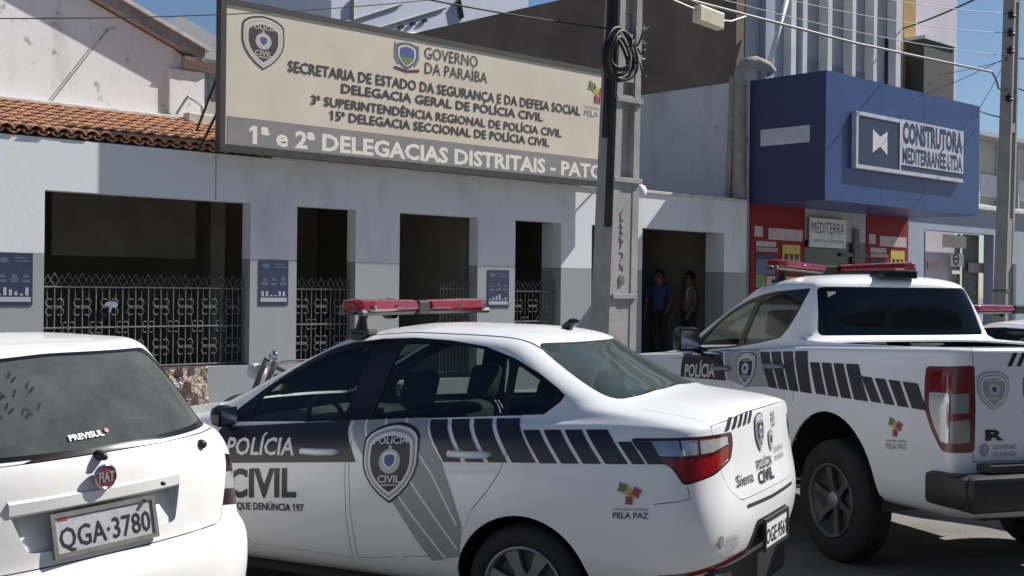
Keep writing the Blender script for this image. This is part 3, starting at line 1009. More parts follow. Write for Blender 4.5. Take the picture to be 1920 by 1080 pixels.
# ================================================================ police sedan
SED = Pose(-63.0, (982, 1106), .30, .80)
def build_sedan():
    root = thing('police_sedan', 'white police sedan with black door band, large shield badge and grey diagonal sash', 'police car', SED.o, SED.rz, 'police cars parked at the kerb')
    base = [(-.5, 1.125), (-.1, 1.105), (.3, 1.075), (1.0, 1.027), (1.7, .965), (2.05, .95)]
    up = lambda d: [(x, z+d) for x, z in base]
    loops = [
        half_outline(-.70, 3.10, .45, .24),
        half_outline(-.74, 3.15, .72, .24),
        half_outline(-.86, 3.28, .805, [(-.95, .44), (-.5, .40), (-.1, .33), (.35, .305), (2.2, .30), (2.9, .28), (3.34, .27)], .30, .6, nr=3.1),
        half_outline(-.925, 3.32, .838, [(-.95, .485), (-.45, .46), (.3, .40), (2.2, .39), (3.3, .38)], .30, .6, nr=3.1),
        half_outline(-.955, 3.34, .850, [(-.95, .60), (.3, .55), (2.2, .52), (3.3, .52)], .29, .6, nr=3.2),
        half_outline(-.955, 3.33, .853, [(-.95, .73), (.3, .70), (2.2, .64), (3.3, .62)], .29, .6, nr=3.2),
        half_outline(-.925, 3.27, .850, [(-.95, .85), (0, .86), (1, .81), (2, .755), (3.3, .68)], .29, .6, nr=3.2),
        half_outline(-.915, 3.18, .828, [(-.95, 1.00), (0, 1.005), (1, .945), (2, .86), (3.2, .74)], .27, .6, nr=3.1),
        half_outline(-.905, 3.10, .785, [(-.95, 1.08), (-.4, 1.085), (0, 1.065), (1, .993), (1.8, .925), (2.6, .86), (3.1, .78)], .25, .6, nr=3.1, crown=.075),
        half_outline(-.82, 2.85, .748, [(-.85, 1.115), (-.4, 1.118)] + [(x, z-.012) for x, z in base[1:]] + [(2.6, .91), (2.85, .86)], .28, .5, crown=.07),
        half_outline(-.49, 2.13, .715, up(.04), .30, .34, nr=2.5, nf=3.0, crown=.045),
        half_outline(-.25, 1.76, .668, [(-.25, 1.27), (.3, 1.245), (1.0, 1.20), (1.75, 1.185)], .28, .30, nr=2.5, nf=3.0, crown=.03),
        half_outline(-.03, 1.36, .602, [(-.05, 1.385), (.15, 1.405), (.4, 1.42), (.8, 1.425), (1.1, 1.40), (1.3, 1.375)], .26, .28, nr=2.5, nf=3.0, crown=.03),
        half_outline(.02, 1.27, .535, [(0, 1.432), (.2, 1.46), (.4, 1.472), (.8, 1.476), (1.25, 1.425)], .26, .28, nr=2.6, crown=.025),
        half_outline(.16, 1.06, .34, [(.1, 1.478), (.4, 1.498), (.8, 1.50), (1.1, 1.472)], .2, .3, crown=.012),
        half_outline(.32, .95, .06, [(.3, 1.505), (.8, 1.51), (1.0, 1.50)], .1, .1),
    ]
    bm = shell(loops, {3: .3, 7: .25, 8: .45, 9: .2, 10: .5, 12: .35})
    body = Body(root, bm, M['car_white'])
    S = lambda *pp, y=.84: [SED.side(px, py, y) for px, py in pp]
    G = lambda *pp: S(*pp, y=.67)
    # wheel openings
    for xx in (0, 2.51):
        for pl in (LEFT, RIGHT):
            body.hole(arch_poly(xx, .348, .302, .1), pl, keep=lambda f: f.calc_center_median().z < .8)
    # side glass: black surround first, then each pane
    dlo = G((432, 789), (452, 766), (500, 724), (560, 676), (600, 656), (640, 644), (700, 636), (760, 634), (830, 639), (900, 651), (955, 672), (1005, 700), (1045, 728), (1061, 741), (1056, 752), (1030, 775), (880, 780), (640, 787))
    wf = round_poly(G((482, 789), (486, 752), (520, 718), (565, 688), (610, 666), (650, 653), (692, 646), (677, 695), (655, 785)), .03)
    wr_ = round_poly(G((708, 782), (722, 720), (742, 645), (800, 643), (860, 647), (912, 658), (945, 670), (950, 700), (950, 777)), .03)
    wq = round_poly(G((964, 776), (964, 684), (1000, 706), (1035, 730), (1054, 744), (1049, 753), (1027, 771)), .02)
    for pl, sfx in ((LEFT, 0), (RIGHT, 1)):
        k = lambda f: f.calc_center_median().z > .9
        fs = cut_region(body.bm, dlo, pl, .12, k)
        new = take(body.bm, fs)
        cuts = []
        for nm, poly in (('front_window', wf), ('rear_door_window', wr_), ('quarter_window', wq)):
            f2 = cut_region(new, poly, pl, .12)
            cuts.append((nm, take(new, f2)))
        solid_part('window_surround', new, M['black_gloss'], root, .012)
        for nm, nb in cuts:
            offset_mesh(nb, -.004)
            obj(nm, nb, M['glass_tint'], root, local=True, smooth=True)
    # front and rear glass
    rg = round_poly([(.605, 1.183), (.3, 1.212), (0, 1.222), (-.3, 1.212), (-.59, 1.19), (-.49, 1.432), (.495, 1.432)], .05)
    body.panel('rear_window', rg, REAR, M['glass_rear'], gap=.004, lift=-.004, keep=lambda f: f.calc_center_median().x < .15, glass=True)
    ws = round_poly([(.64, 1.03), (-.64, 1.03), (-.52, 1.395), (.52, 1.395)], .05)
    body.panel('windscreen', ws, FRONT, M['glass_screen'], gap=.004, lift=-.004, keep=lambda f: f.calc_center_median().x > .9, glass=True)
    # tail lamps wrap round the corners: clear upper half, red below, dark rim
    D = lambda *pp: [((q := SED.hit(px, py, (-.70711, .70711, 0), 1.131)).x*.70711 + q.y*.70711, q.z) for px, py in pp]
    outer = round_poly(D((1216, 832), (1300, 822), (1405, 817), (1407, 842), (1398, 870), (1350, 894), (1284, 912), (1268, 880), (1244, 868), (1224, 855)), .02, 3)
    lens = [('clear_lens', 'lens_blue_reflection', round_poly(D((1222, 837), (1283, 829), (1285, 858), (1246, 861), (1228, 852)), .01, 3)),
            ('clear_lens', 'lens_clear', round_poly(D((1286, 829), (1318, 827), (1318, 854), (1288, 858)), .006, 2)),
            ('clear_lens', 'lens_clear', round_poly(D((1321, 827), (1393, 824), (1394, 838), (1350, 851), (1321, 854)), .008, 3)),
            ('red_lens', 'lens_red', round_poly(D((1247, 868), (1288, 863), (1345, 857), (1397, 842), (1394, 866), (1348, 889), (1287, 906), (1272, 880)), .012, 3))]
    for pl in (DIAGL, DIAGR):
        fs = cut_region(body.bm, outer, pl, .1)
        lamp = take(body.bm, fs)
        got = []
        for nm, key, p in lens: got.append((nm, key, take(lamp, cut_region(lamp, p, pl, .1))))
        lo = solid_part('tail_lamp', lamp, M['lens_dark_red'], root, .02)
        for nm, key, nb in got:
            offset_mesh(nb, -.002)
            solid_part(nm, nb, M[key], lo, .02)
    # doors
    fd = S((402, 800), (640, 789)) + S((651, 789), (649, 870), (651, 960), (660, 1047), (470, 1020), (430, 960), (404, 880))
    rd = S((657, 788), (958, 781), (955, 830), (938, 885), (916, 920), (886, 956), (868, 1000), (862, 1042), (668, 1048), (658, 960), (655, 870))
    mid = lambda f: .28 < f.calc_center_median().z < 1.13 and abs(f.calc_center_median().y) > .6
    hf = [(1.235, .852), (1.03, .868), (1.03, .888), (1.235, .872)]
    for pl in (LEFT, RIGHT):
        for poly, nm, hx in ((fd, 'front_door', 1.13), (rd, 'rear_door', .275)):
            d = body.panel(nm, poly, pl, keep=mid, gap=.0045)
            s = 1 if pl is LEFT else -1
            hz = .868 if nm == 'front_door' else .915
            hit = body.tree.ray_cast(Vector((hx, 3*s, hz)), Vector((0, -s, 0)))[0]
            hb = B()
            yy = hit.y
            tube(hb, [(hx+.115, yy-s*.004, hz-.004), (hx+.10, yy+s*.022, hz-.003), (hx, yy+s*.034, hz), (hx-.09, yy+s*.024, hz+.005), (hx-.11, yy-s*.004, hz+.006)], [.012, .017, .018, .017, .012], 10)
            obj('door_handle', hb, M['car_white'], d, local=True, smooth=True)
    # fuel flap, boot lid, bumper shut lines
    low = lambda f: f.calc_center_median().z < 1.06
    body.seam([(p[0], p[1]) for p in S((1283, 916), (1288, 938), (1270, 942), (1225, 946))], LEFT, .002, low)
    lid = round_poly([(.655, 1.10), (.62, .90), (.56, .80), (.46, .745), (-.46, .745), (-.56, .80), (-.62, .90), (-.655, 1.10), (-.3, 1.135), (.3, 1.135)], .03, 3)
    body.panel('boot_lid', lid, REAR, gap=.004, keep=lambda f: f.calc_center_median().x < -.6 and f.normal.x < -.25)
    for s in (1, -1):
        body.seam([(-.885, .645*s), (-.7, .645*s), (-.52, .635*s)], TOP, .003, lambda f: f.calc_center_median().z > 1.0)
    body.vinyl('bumper_groove', [strip_poly([(.40, .712), (0, .705), (-.40, .712)], .008)], REAR, M['black_plastic'])
    # livery, left flank
    band = S((398, 804), (637, 792), (668, 866), (398, 868))
    body.vinyl('livery_band', [band], LEFT, M['livery_plum'])
    grey = S((643, 792), (782, 787), (796, 815), (828, 867), (850, 930), (866, 985), (862, 1044), (810, 1052), (780, 1010), (735, 935), (690, 870), (665, 830))
    body.vinyl('livery_sash', [grey], LEFT, M['livery_grey'])
    lines = [strip_poly(S(*l), .006) for l in (((668, 791), (700, 850), (760, 945), (838, 1051)), ((705, 790), (735, 845), (790, 930), (858, 1030)), ((743, 789), (770, 830), (812, 890), (858, 985)))]
    body.vinyl('livery_pinstripe', lines, LEFT, M['livery_white'], .0042)
    st = []
    def slants(tl, tr, bl, br, n, g):
        (a, b), (c, d), (e, f), (h, i) = tl, tr, bl, br
        for k in range(n):
            t0, t1 = k/n, (k+1-g)/n
            t1 = t1 if k < n-1 else 1.0
            st.append([(a+(c-a)*t0, b+(d-b)*t0), (a+(c-a)*t1, b+(d-b)*t1), (e+(h-e)*t1, f+(i-f)*t1), (e+(h-e)*t0, f+(i-f)*t0)])
    slants(*S((788, 790), (957, 788), (832, 866), (1004, 868)), 4, .2)
    slants(*S((973, 808), (1130, 808), (1012, 869), (1176, 871)), 4, .2)
    slants(*S((1153, 830), (1214, 830), (1184, 871), (1242, 872)), 2, .16)
    body.vinyl('livery_stripe', st, LEFT, M['livery_black'])
    body.lettering('livery_lettering', 'POLÍCIA', S((425, 852), (552, 853), (425, 822)), LEFT, M['livery_white'], bold=.018)
    body.lettering('livery_lettering', 'CIVIL', S((430, 930), (558, 930), (430, 880)), LEFT, M['livery_black'], bold=.03)
    body.lettering('livery_lettering', 'DISQUE DENÚNCIA 197', S((428, 953), (572, 958), (428, 940)), LEFT, M['livery_black'], bold=.02)
    body.emblem('police_badge', badge_layers(), S((681, 943), (786, 943), (681, 797)), LEFT)
    body.emblem('peace_emblem', peace_logo_layers(), S((1150, 973), (1216, 974), (1150, 900)), LEFT)
    body.emblem('government_emblem', gov_logo_layers(), D((1350, 1040), (1412, 1040), (1350, 1002)), DIAGL)
    # livery on the boot lid
    R = lambda *pp: [SED.rear(px, py, -.95) for px, py in pp]
    rs = []
    for k in range(5):
        a = .515 - .066*k
        rs.append([(a+.040, 1.066+.003*k), (a+.004, 1.068+.003*k), (a-.050, 1.124+.003*k), (a-.014, 1.122+.003*k)])
    body.vinyl('livery_stripe', rs, REAR, M['livery_black'])
    body.emblem('police_badge', badge_layers(), [(.19, .93), (.045, .93), (.19, 1.115)], REAR)
    body.emblem('state_crest', [(shield_outline(0), 'livery_grey', 0), (shield_outline(.12), 'livery_mid', 1), (circle_outline(.5, .55, .2, .18), 'livery_plum', 2)], [(-.03, .91), (-.11, .91), (-.03, 1.02)], REAR)
    body.lettering('livery_lettering', 'PB', [(-.10, 1.03), (-.17, 1.03), (-.10, 1.10)], REAR, M['livery_grey'], bold=.03)
    body.lettering('livery_lettering', 'POLÍCIA', [(.20, .850), (-.06, .850), (.20, .895)], REAR, M['livery_black'], bold=.02)
    body.lettering('livery_lettering', 'CIVIL', [(.20, .785), (-.06, .785), (.20, .84)], REAR, M['livery_black'], bold=.03)
    body.lettering('livery_lettering', 'GOVERNO', [(-.12, .90), (-.30, .90), (-.12, .925)], REAR, M['livery_grey'], bold=.02)
    body.lettering('livery_lettering', 'DA PARAÍBA', [(-.12, .86), (-.30, .86), (-.12, .885)], REAR, M['livery_grey'], bold=.02)
    body.lettering('model_badge', 'Siena', [(.49, .81), (.27, .81), (.49, .86)], REAR, M['rim_dark'], bold=.01)
    # rear bumper: dark plate recess, red strip, plate
    body.vinyl('plate_recess', [round_poly([(.36, .485), (-.36, .485), (-.27, .625), (.27, .625)], .03)], REAR, M['black_plastic'], .001)
    plate(root, (-.968, 0, .545), (0, -1, 0), (0, 0, 1), (-1, 0, 0), 'OGE·9561', mat_key='plate_white', frame='black_plastic')
    for s in (1, -1):
        pl = DIAGL if s > 0 else DIAGR
        body.vinyl('bumper_reflector', [[(-.42, .475), (.10, .425), (.10, .445), (-.40, .51)]], pl, M['lens_red'], .004)
    bmv = B()
    box(bmv, -.86, -.5, -.62, .62, .22, .45, .03)
    obj('rear_valance', bmv, M['black_plastic'], root, local=True)
    body.finish()
    # floor, liners, wheels
    bm = B()
    box(bm, -.5, 2.0, -.70, .70, .20, .28)
    box(bm, .40, 2.15, -.74, .74, .28, .42)
    obj('underbody', bm, M['shell_inside'], root, local=True)
    wheel_well(root, 0, .35, .30, .45, .80)
    wheel_well(root, 2.51, .35, .30, .45, .80)
    for xx in (0, 2.51):
        wheel(root, xx, .815, .30, .205, .185, 1)
        wheel(root, xx, -.815, .30, .205, .185, -1)
    # cabin
    for xx, yy in ((1.05, .36), (1.05, -.36), (.28, .36), (.28, -.36)): seat(root, xx, yy, .42)
    bm = B()
    box(bm, 1.45, 1.95, -.66, .66, .70, .97, .06)
    obj('dashboard', bm, M['interior'], root, local=True)
    bm = B()
    tube(bm, [(1.42+.06*math.sin(t), .36+.17*math.cos(t), .93+.16*math.sin(t)) for t in [2*PI*k/20 for k in range(20)]], .014, 6, closed=True)
    obj('steering_wheel', bm, M['black_plastic'], root, local=True)
    bm = B()
    box(bm, -.48, -.12, -.60, .60, 1.10, 1.125, .008)
    obj('parcel_shelf', bm, M['interior'], root, local=True)
    # mirrors
    for s in (1, -1):
        bm = B()
        box(bm, 1.70, 1.79, s*.855-.065, s*.855+.065, .955, 1.07, .04, Matrix.Rotation(math.radians(-12*s), 3, 'Z'))
        tube(bm, [(1.78, s*.74, .965), (1.76, s*.86, .985)], .025, 8)
        mr = obj('wing_mirror', bm, M['black_gloss'], root, local=True, smooth=True, sharp=40)
        bm = B()
        quad_face(bm, [(1.692, s*.855-.05, .975), (1.692, s*.855+.05, .975), (1.692, s*.855+.05, 1.055), (1.692, s*.855-.05, 1.065)])
        bmesh.ops.rotate(bm, verts=bm.verts, cent=(1.745, s*.855, 1.012), matrix=Matrix.Rotation(math.radians(-12*s), 3, 'Z'))
        obj('mirror_glass', bm, M['chrome'], mr, local=True)
    body.vinyl('roof_seam', [strip_poly([(.02, .50*q), (.4, .525*q), (.8, .525*q), (1.2, .50*q)], .004) for q in (1, -1)], TOP, M['black_plastic'], .0015)
    # aerial, rails, lamps bar
    bm = B()
    tube(bm, [(.16, 0, 1.485), (.13, 0, 1.525), (.09, 0, 1.535)], [.035, .02, .012], 8)
    obj('aerial', bm, M['black_plastic'], root, local=True, smooth=True)
    light_bar(root, 1.13, 1.595, .70, .07, .0, 1.46, depth=.10, h=.034)
    bm = B()
    box(bm, 1.06, 1.14, .50, .58, 1.42, 1.46, .012)
    obj('roof_clamp', bm, M['black_plastic'], root, local=True)
    return root
sedan = build_sedan()
# ================================================================ ground
bm = B()
quad_face(bm, [(-400, -400, 0), (400, -400, 0), (400, 400, 0), (-400, 400, 0)])
tag(obj('road', bm, M['asphalt']), kind='structure')
bm = B()
box(bm, -60, 80, 8.72, 13.9, -.2, .13)
tag(obj('pavement', bm, M['pavement']), kind='structure')
bm = B()
x = -60.0
while x < 80:
    box(bm, x, x+.985, 8.55, 8.715, -.2, .145, .015)
    x += 1.0
tag(obj('kerb', bm, M['kerb']), kind='structure')

# ================================================================ police station
YF = 13.7
station = thing('police_station', 'white single storey building with grey dado, grilled windows and a tiled lean-to roof', 'building', (12, YF, 0))
us = [-3, 1.2, 3.9, 5.65, 8.31, 9.01, 9.96, 10.72, 12.2, 12.97, 13.98, 14.69, 15.5, 15.95, 18.24, 18.93]
zs = [.1, .36, .68, 2.75, 3.34]
def st_solid(i, j):
    if i in (1, 3, 5, 9, 11): return j != 2
    if i == 7: return j not in (1, 2)
    if i == 13: return j not in (0, 1, 2)
    return True
bm = B()
grid_wall(bm, us, zs, st_solid, lambda u, v, w: Vector((u, YF+w, v)), .20)
obj('wall', bm, M['station_wall'], station)
bm = B()                                   # deeper jamb of the fourth opening, coping on the parapet
box(bm, 13.98, 14.12, YF+.203, YF+.44, .36, 2.75)
obj('jamb', bm, M['station_wall'], station)
bm = B(); box(bm, 18.24, 18.40, YF+.203, YF+.42, .13, 2.75)
obj('jamb', bm, M['station_wall'], station)
bm = B()
box(bm, 8.62, 18.93, YF-.03, YF+.24, 3.343, 3.40, .01)
obj('coping', bm, M['mortar'], station)
bm = B()
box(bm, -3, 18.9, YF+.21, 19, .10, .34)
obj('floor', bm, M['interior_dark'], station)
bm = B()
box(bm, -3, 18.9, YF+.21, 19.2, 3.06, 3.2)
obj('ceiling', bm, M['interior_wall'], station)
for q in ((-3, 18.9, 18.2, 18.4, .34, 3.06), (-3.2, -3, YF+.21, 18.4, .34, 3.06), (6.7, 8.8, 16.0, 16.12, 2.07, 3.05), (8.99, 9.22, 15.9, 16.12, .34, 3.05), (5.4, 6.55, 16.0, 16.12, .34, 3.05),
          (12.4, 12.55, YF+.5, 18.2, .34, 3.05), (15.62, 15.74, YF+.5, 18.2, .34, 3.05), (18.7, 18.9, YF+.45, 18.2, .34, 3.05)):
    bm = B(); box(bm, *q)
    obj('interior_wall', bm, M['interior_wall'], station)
bm = B()
box(bm, 16.6, 17.5, 17.9, 18.15, .34, 2.3)
obj('interior_door', bm, M['interior_dark'], station)
def curl(bm, c, r, a0, a1, y, n=9):
    tube(bm, [(c[0]+r*math.cos(a0+(a1-a0)*k/n)*(1-.25*k/n), y, c[1]+r*math.sin(a0+(a1-a0)*k/n)*(1-.25*k/n)) for k in range(n+1)], .006, 4)
def grille(x0, x1, zb, zr, zt, y, full=True):
    bm = B()
    n = max(2, round((x1-x0)/.168))
    s = (x1-x0)/n
    for z in (zb+.02, (zb+zr)/2+.01, zr): tube(bm, [(x0, y, z), (x1, y, z)], .009, 4)
    for k in range(n+1):
        X = x0 + s*k
        tube(bm, [(X, y+.004, zb), (X, y+.004, zr)], .008, 4)
        if k < n: tube(bm, [(X+s*.5, y+.012, zb), (X+s*.5, y+.012, zr)], .005, 4)
        if k < n:                          # crossing crest above the top rail
            tube(bm, [(X, y, zr), (X+s*.5, y, zt-.02), (X+s, y, zr)], .006, 4)
            tube(bm, [(X, y+.01, zt), (X+s*.5, y+.01, zr+.02), (X+s, y+.01, zt)], .006, 4)
        if not full or k in (0, n): continue
        zc = [(zb+zr)/2 + (zr-zb)*.26, (zb+zr)/2 - (zr-zb)*.25] if k % 2 else [(zb+zr)/2+.01]
        r = .052 if k % 2 else .036
        for z in zc:
            for sx in (1, -1):
                for sz in (1, -1):
                    curl(bm, (X+sx*r*1.15, z+sz*r*1.05), r, PI/2*(1-sx) - sx*sz*PI*.75 + (PI if 0 else 0), PI/2*(1-sx) + sx*sz*PI*.75, y)
            box(bm, X-.014, X+.014, y-.01, y+.01, z-.02, z+.02)
    return obj('window_grille', bm, M['iron'], station)
GY = YF+.12
grille(5.66, 8.30, .69, 1.655, 1.815, GY)
grille(9.02, 9.95, .69, 1.655, 1.81, GY)
grille(12.98, 13.97, .69, 1.65, 1.81, GY)
grille(14.70, 15.49, .69, 1.65, 1.81, GY)
grille(1.21, 3.89, .69, 1.655, 1.815, GY)
bm = B()                                   # half open gate leaf in the third opening
for k in range(9):
    X = 11.62 + .065*k
    tube(bm, [(X, GY+.05, .36), (X, GY+.05, 1.72)], .008, 4)
    tube(bm, [(X, GY+.05, 1.72), (X+.03, GY+.05, 1.79), (X+.06, GY+.05, 1.72)], .006, 4)
for z in (.45, 1.1, 1.68): tube(bm, [(11.6, GY+.05, z), (12.19, GY+.05, z)], .01, 4)
obj('gate_leaf', bm, M['iron'], station)
# lean-to roof of barrel tiles
bm = B()
y0, z0, y1, z1 = 13.685, 3.338, 15.26, 3.86
L = math.hypot(y1-y0, z1-z0)
dv = Vector((0, (y1-y0)/L, (z1-z0)/L)); nv = Vector((0, -dv.z, dv.y))
def tile(u, t0, ln, r0, r1, up, lift):
    n = 6
    rows = []
    for (t, r) in ((t0, r0), (t0+ln, r1)):
        row = []
        for k in range(n+1):
            a = PI*k/n
            row.append(bm.verts.new(Vector((u + r*math.cos(a)*random.uniform(.97, 1.03), y0, z0)) + dv*t + nv*(lift + up*r*math.sin(a)*.8 + (.022 if t == t0 else 0))))
        rows.append(row)
    for k in range(n): bm.faces.new((rows[0][k], rows[0][k+1], rows[1][k+1], rows[1][k]))
for i in range(58):
    u = -.9 + .165*i
    for j in range(8):
        dj = random.uniform(-.02, .02)
        tile(u, j*.205+dj, .26, .074, .060, 1, .042)
        tile(u+.0825, j*.205+dj, .26, .060, .074, -1, .046)
roof = obj('tiled_roof', bm, M['terracotta'], station, smooth=True)
md = roof.modifiers.new('thickness', 'SOLIDIFY'); md.thickness = .014
bm = B()
box(bm, -1, 8.62, 15.16, 15.29, 3.86, 3.98, .02)
obj('mortar_band', bm, M['mortar'], station)
bm = B()
for a, b in (((-1, 13.56, 3.34), (-1, 15.3, 3.84)),):
    prism(bm, [(13.704, 3.352), (15.28, 3.83), (15.28, 3.36), (13.704, 3.345)], lambda u, v, w: Vector((-1+9.5*w, u, v)), 1)
obj('roof_deck', bm, M['interior_dark'], station)

# ---------------------------------------------------------------- what hangs on the station
def poster(x0, x1, z0, z1, label, v=0):
    y = YF - .004
    bm = B(); box(bm, x0, x1, y-.004, y, z0, z1)
    p = tag(obj('poster', bm, M['poster_blue']), label, 'poster', 'posters on the station front')
    w, h = x1-x0, z1-z0
    Q = lambda bm, a, b, c, d: box(bm, x0+w*a, x0+w*b, y-.006, y-.0045, z0+h*c, z0+h*d)
    bm = B()
    prism(bm, circle_outline(x0+w*.22, z0+h*.86, w*.13, h*.055), lambda u, v, q: Vector((u, y-.0045-q, v)), .002)
    for k in range(2): Q(bm, .5, .92-.1*k, .83+.06*k, .86+.06*k)
    obj('header_print', bm, M['poster_mid'], p, local=True)
    bm = B()
    for k in range(3):
        Q(bm, .08+.31*k, .30+.31*k, .44, .50+.02*((k+v) % 2)); Q(bm, .12+.31*k, .27+.31*k, .53+.01*v, .59+.02*((k*v) % 3))
    obj('photo_print', bm, M['poster_mid'], p, local=True)
    bm = B()
    Q(bm, .05, .95, .08, .17)
    for k in range(6): Q(bm, .08+.145*k, .16+.145*k, .20, .23+.04*((k*7+v*2+k*k*v) % 4))
    obj('footer_print', bm, M['poster_white'], p, local=True)
    return p
poster(5.10, 5.52, 1.44, 2.03, 'navy poster on the pier before the wide grilled window, nearest the white hatchback')
poster(8.44, 8.88, 1.44, 2.03, 'navy poster between the wide grilled window and the narrow grilled window', 1)
poster(12.40, 12.84, 1.40, 1.97, 'navy poster on the pier right of the tall dark doorway', 2)
bm = B()
lathe(bm, [(.02, -.12), (.09, -.11), (.12, -.05), (.10, .0), (.03, .02)], 16, 'Y', (15.78, YF-.05, 3.36), caps=True)
lamp = tag(obj('wall_lamp', bm, M['white_trim'], smooth=True), 'small round white lamp on the parapet corner beside the concrete pole', 'lamp')
bm = B()
prism(bm, smooth_poly([(0, 0), (.06, .05), (.16, .06), (.21, 0), (.17, -.05), (.12, -.04), (.1, -.13), (.07, -.12), (.08, -.04)], 2), lambda u, v, q: Vector((6.40+u*.8, GY-.03-q, 1.45+v*.7)), .02)
tag(obj('plastic_scrap', bm, M['scrap_blue'], smooth=False), 'small bluish white scrap caught high in the wide window grille', 'scrap')
bm = B()
random.seed(3)
rows = []
for j in range(7):
    rows.append([bm.verts.new((6.55 + 1.0*i/12 + random.uniform(-.02, .02), 13.30 + random.uniform(-.05, .05) + .10*(j/6), .13 + .57*j/6 + random.uniform(-.02, .02)*(0 < j < 6))) for i in range(13)])
for j in range(6):
    for i in range(12): bm.faces.new((rows[j][i], rows[j][i+1], rows[j+1][i+1], rows[j+1][i]))
bk = [[bm.verts.new((v.co.x, 13.62, v.co.z)) for v in r] for r in rows]
for j in range(6):
    for i in range(12): bm.faces.new((bk[j][i+1], bk[j][i], bk[j+1][i], bk[j+1][i+1]))
for i in range(12):
    bm.faces.new((rows[6][i], rows[6][i+1], bk[6][i+1], bk[6][i]))
for j in range(6):
    bm.faces.new((rows[j][12], bk[j][12], bk[j+1][12], rows[j+1][12])); bm.faces.new((rows[j][0], rows[j+1][0], bk[j+1][0], bk[j][0]))
bmesh.ops.recalc_face_normals(bm, faces=bm.faces)
tag(obj('wrapped_bundle', bm, M['plastic_film']), 'brown bundle in crinkled shiny film under the wide grilled window', 'bundle')

# ---------------------------------------------------------------- the big sign board
SY = 13.30
sg = thing('sign_board', 'large cream and grey police station sign board in dark frame above the windows', 'sign', (11.4, SY, 3.31))
sx0, sx1, sz0, sz1 = 7.62, 15.28, 3.33, 5.20
bm = B(); box(bm, sx0+.05, sx1-.05, SY+.004, SY+.08, sz0+.05, sz1-.05)
obj('panel', bm, M['sign_cream'], sg)
bm = B(); box(bm, sx0+.11, sx1-.11, SY, SY+.003, sz0+.09, 3.765)
obj('grey_band', bm, M['sign_grey'], sg)
bm = B()
box(bm, sx0, sx1, SY-.012, SY+.10, sz0, sz0+.085); box(bm, sx0, sx1, SY-.012, SY+.10, sz1-.07, sz1)
box(bm, sx0, sx0+.075, SY-.012, SY+.10, sz0+.085, sz1-.07); box(bm, sx1-.075, sx1, SY-.012, SY+.10, sz0+.085, sz1-.07)
obj('frame', bm, M['wood_frame'], sg)
NY = (0, -1, 0)
def sline(name, s, a, b, ta, material, bold, endx=None):
    """a, b: pixels of the baseline start and end; ta: pixel of the cap height over the start."""
    A, Bp, T = at(*a, SY), at(*b, SY), at(*ta, SY)
    zm = (A.z+Bp.z)/2
    h = T.z - A.z
    bm = B()
    flat_text(bm, s, (A.x, SY, zm), (Bp.x if endx is None else endx, SY, zm), (A.x, SY, zm+h), NY, .0006, .0004, bold)
    return obj(name, bm, material, sg)
sline('lettering_line', 'SECRETARIA DE ESTADO DA SEGURANÇA E DA DEFESA SOCIAL', (540, 134), (1088, 216), (540, 114), M['sign_ink'], .022)
sline('lettering_line', 'DELEGACIA GERAL DE POLÍCIA CIVIL', (640, 174), (1018, 227), (640, 157), M['sign_ink'], .025)
sline('lettering_line', '3ª SUPERINTENDÊNCIA REGIONAL DE POLÍCIA CIVIL', (583, 195), (1053, 257), (583, 178), M['sign_ink'], .022)
sline('lettering_line', '15ª DELEGACIA SECCIONAL DE POLÍCIA CIVIL', (618, 224), (1030, 275), (618, 207), M['sign_ink'], .022)
T1 = '1ª e 2ª DELEGACIAS DISTRITAIS - PATO'
def twidth(s):
    V_, _ = text_tris(s, .03)
    return max(v[0] for v in V_) - min(v[0] for v in V_)
xa = at(467, 270, SY).x; xb = at(1131, 340, SY).x
sline('lettering_line', T1 + 'S', (467, 266), (1131, 336), (467, 235), M['sign_white'], .035, endx=xa + (xb-xa)*twidth(T1+'S')/twidth(T1))
sline('lettering_line', 'GOVERNO', (796, 110), (896, 126), (796, 88), M['sign_ink'], .0)
sline('lettering_line', 'DA PARAÍBA', (797, 138), (914, 156), (797, 117), M['sign_ink'], .0)
def flat_emblem(name, layers, p00, p10, p01, parent, lift, keymap={}):
    p00, p10, p01 = Vector(p00), Vector(p10), Vector(p01)
    mp = lambda u, v: p00 + (p10-p00)*u + (p01-p00)*v
    first = None
    for shape, key, lay in layers:
        bm = B()
        if shape[0] == 'text':
            x0, y0, x1, y1 = shape[2]
            flat_text(bm, shape[1], mp(x0, y0), mp(x1, y0), mp(x0, y1), NY, lift+lay*.0004, .0002, .012)
        else:
            f = flat_poly(bm, [mp(*q) for q in shape], NY, lift+lay*.0004)
            bmesh.ops.triangulate(bm, faces=[f])
        nm = name if first is None else ('emblem_lettering' if shape[0] == 'text' else 'emblem_field')
        o = obj(nm, bm, M[keymap.get(key, key)], first or parent)
        first = first or o
    return first
a, b, c = at(453, 122, SY), at(533, 127, SY), at(453, 24, SY)
flat_emblem('police_badge', badge_layers('sign_ink', 'sign_cream'), (a.x, SY, a.z-.02), (b.x, SY, a.z-.02), (a.x, SY, 5.06), sg, .0004, {'livery_grey': 'livery_mid'})
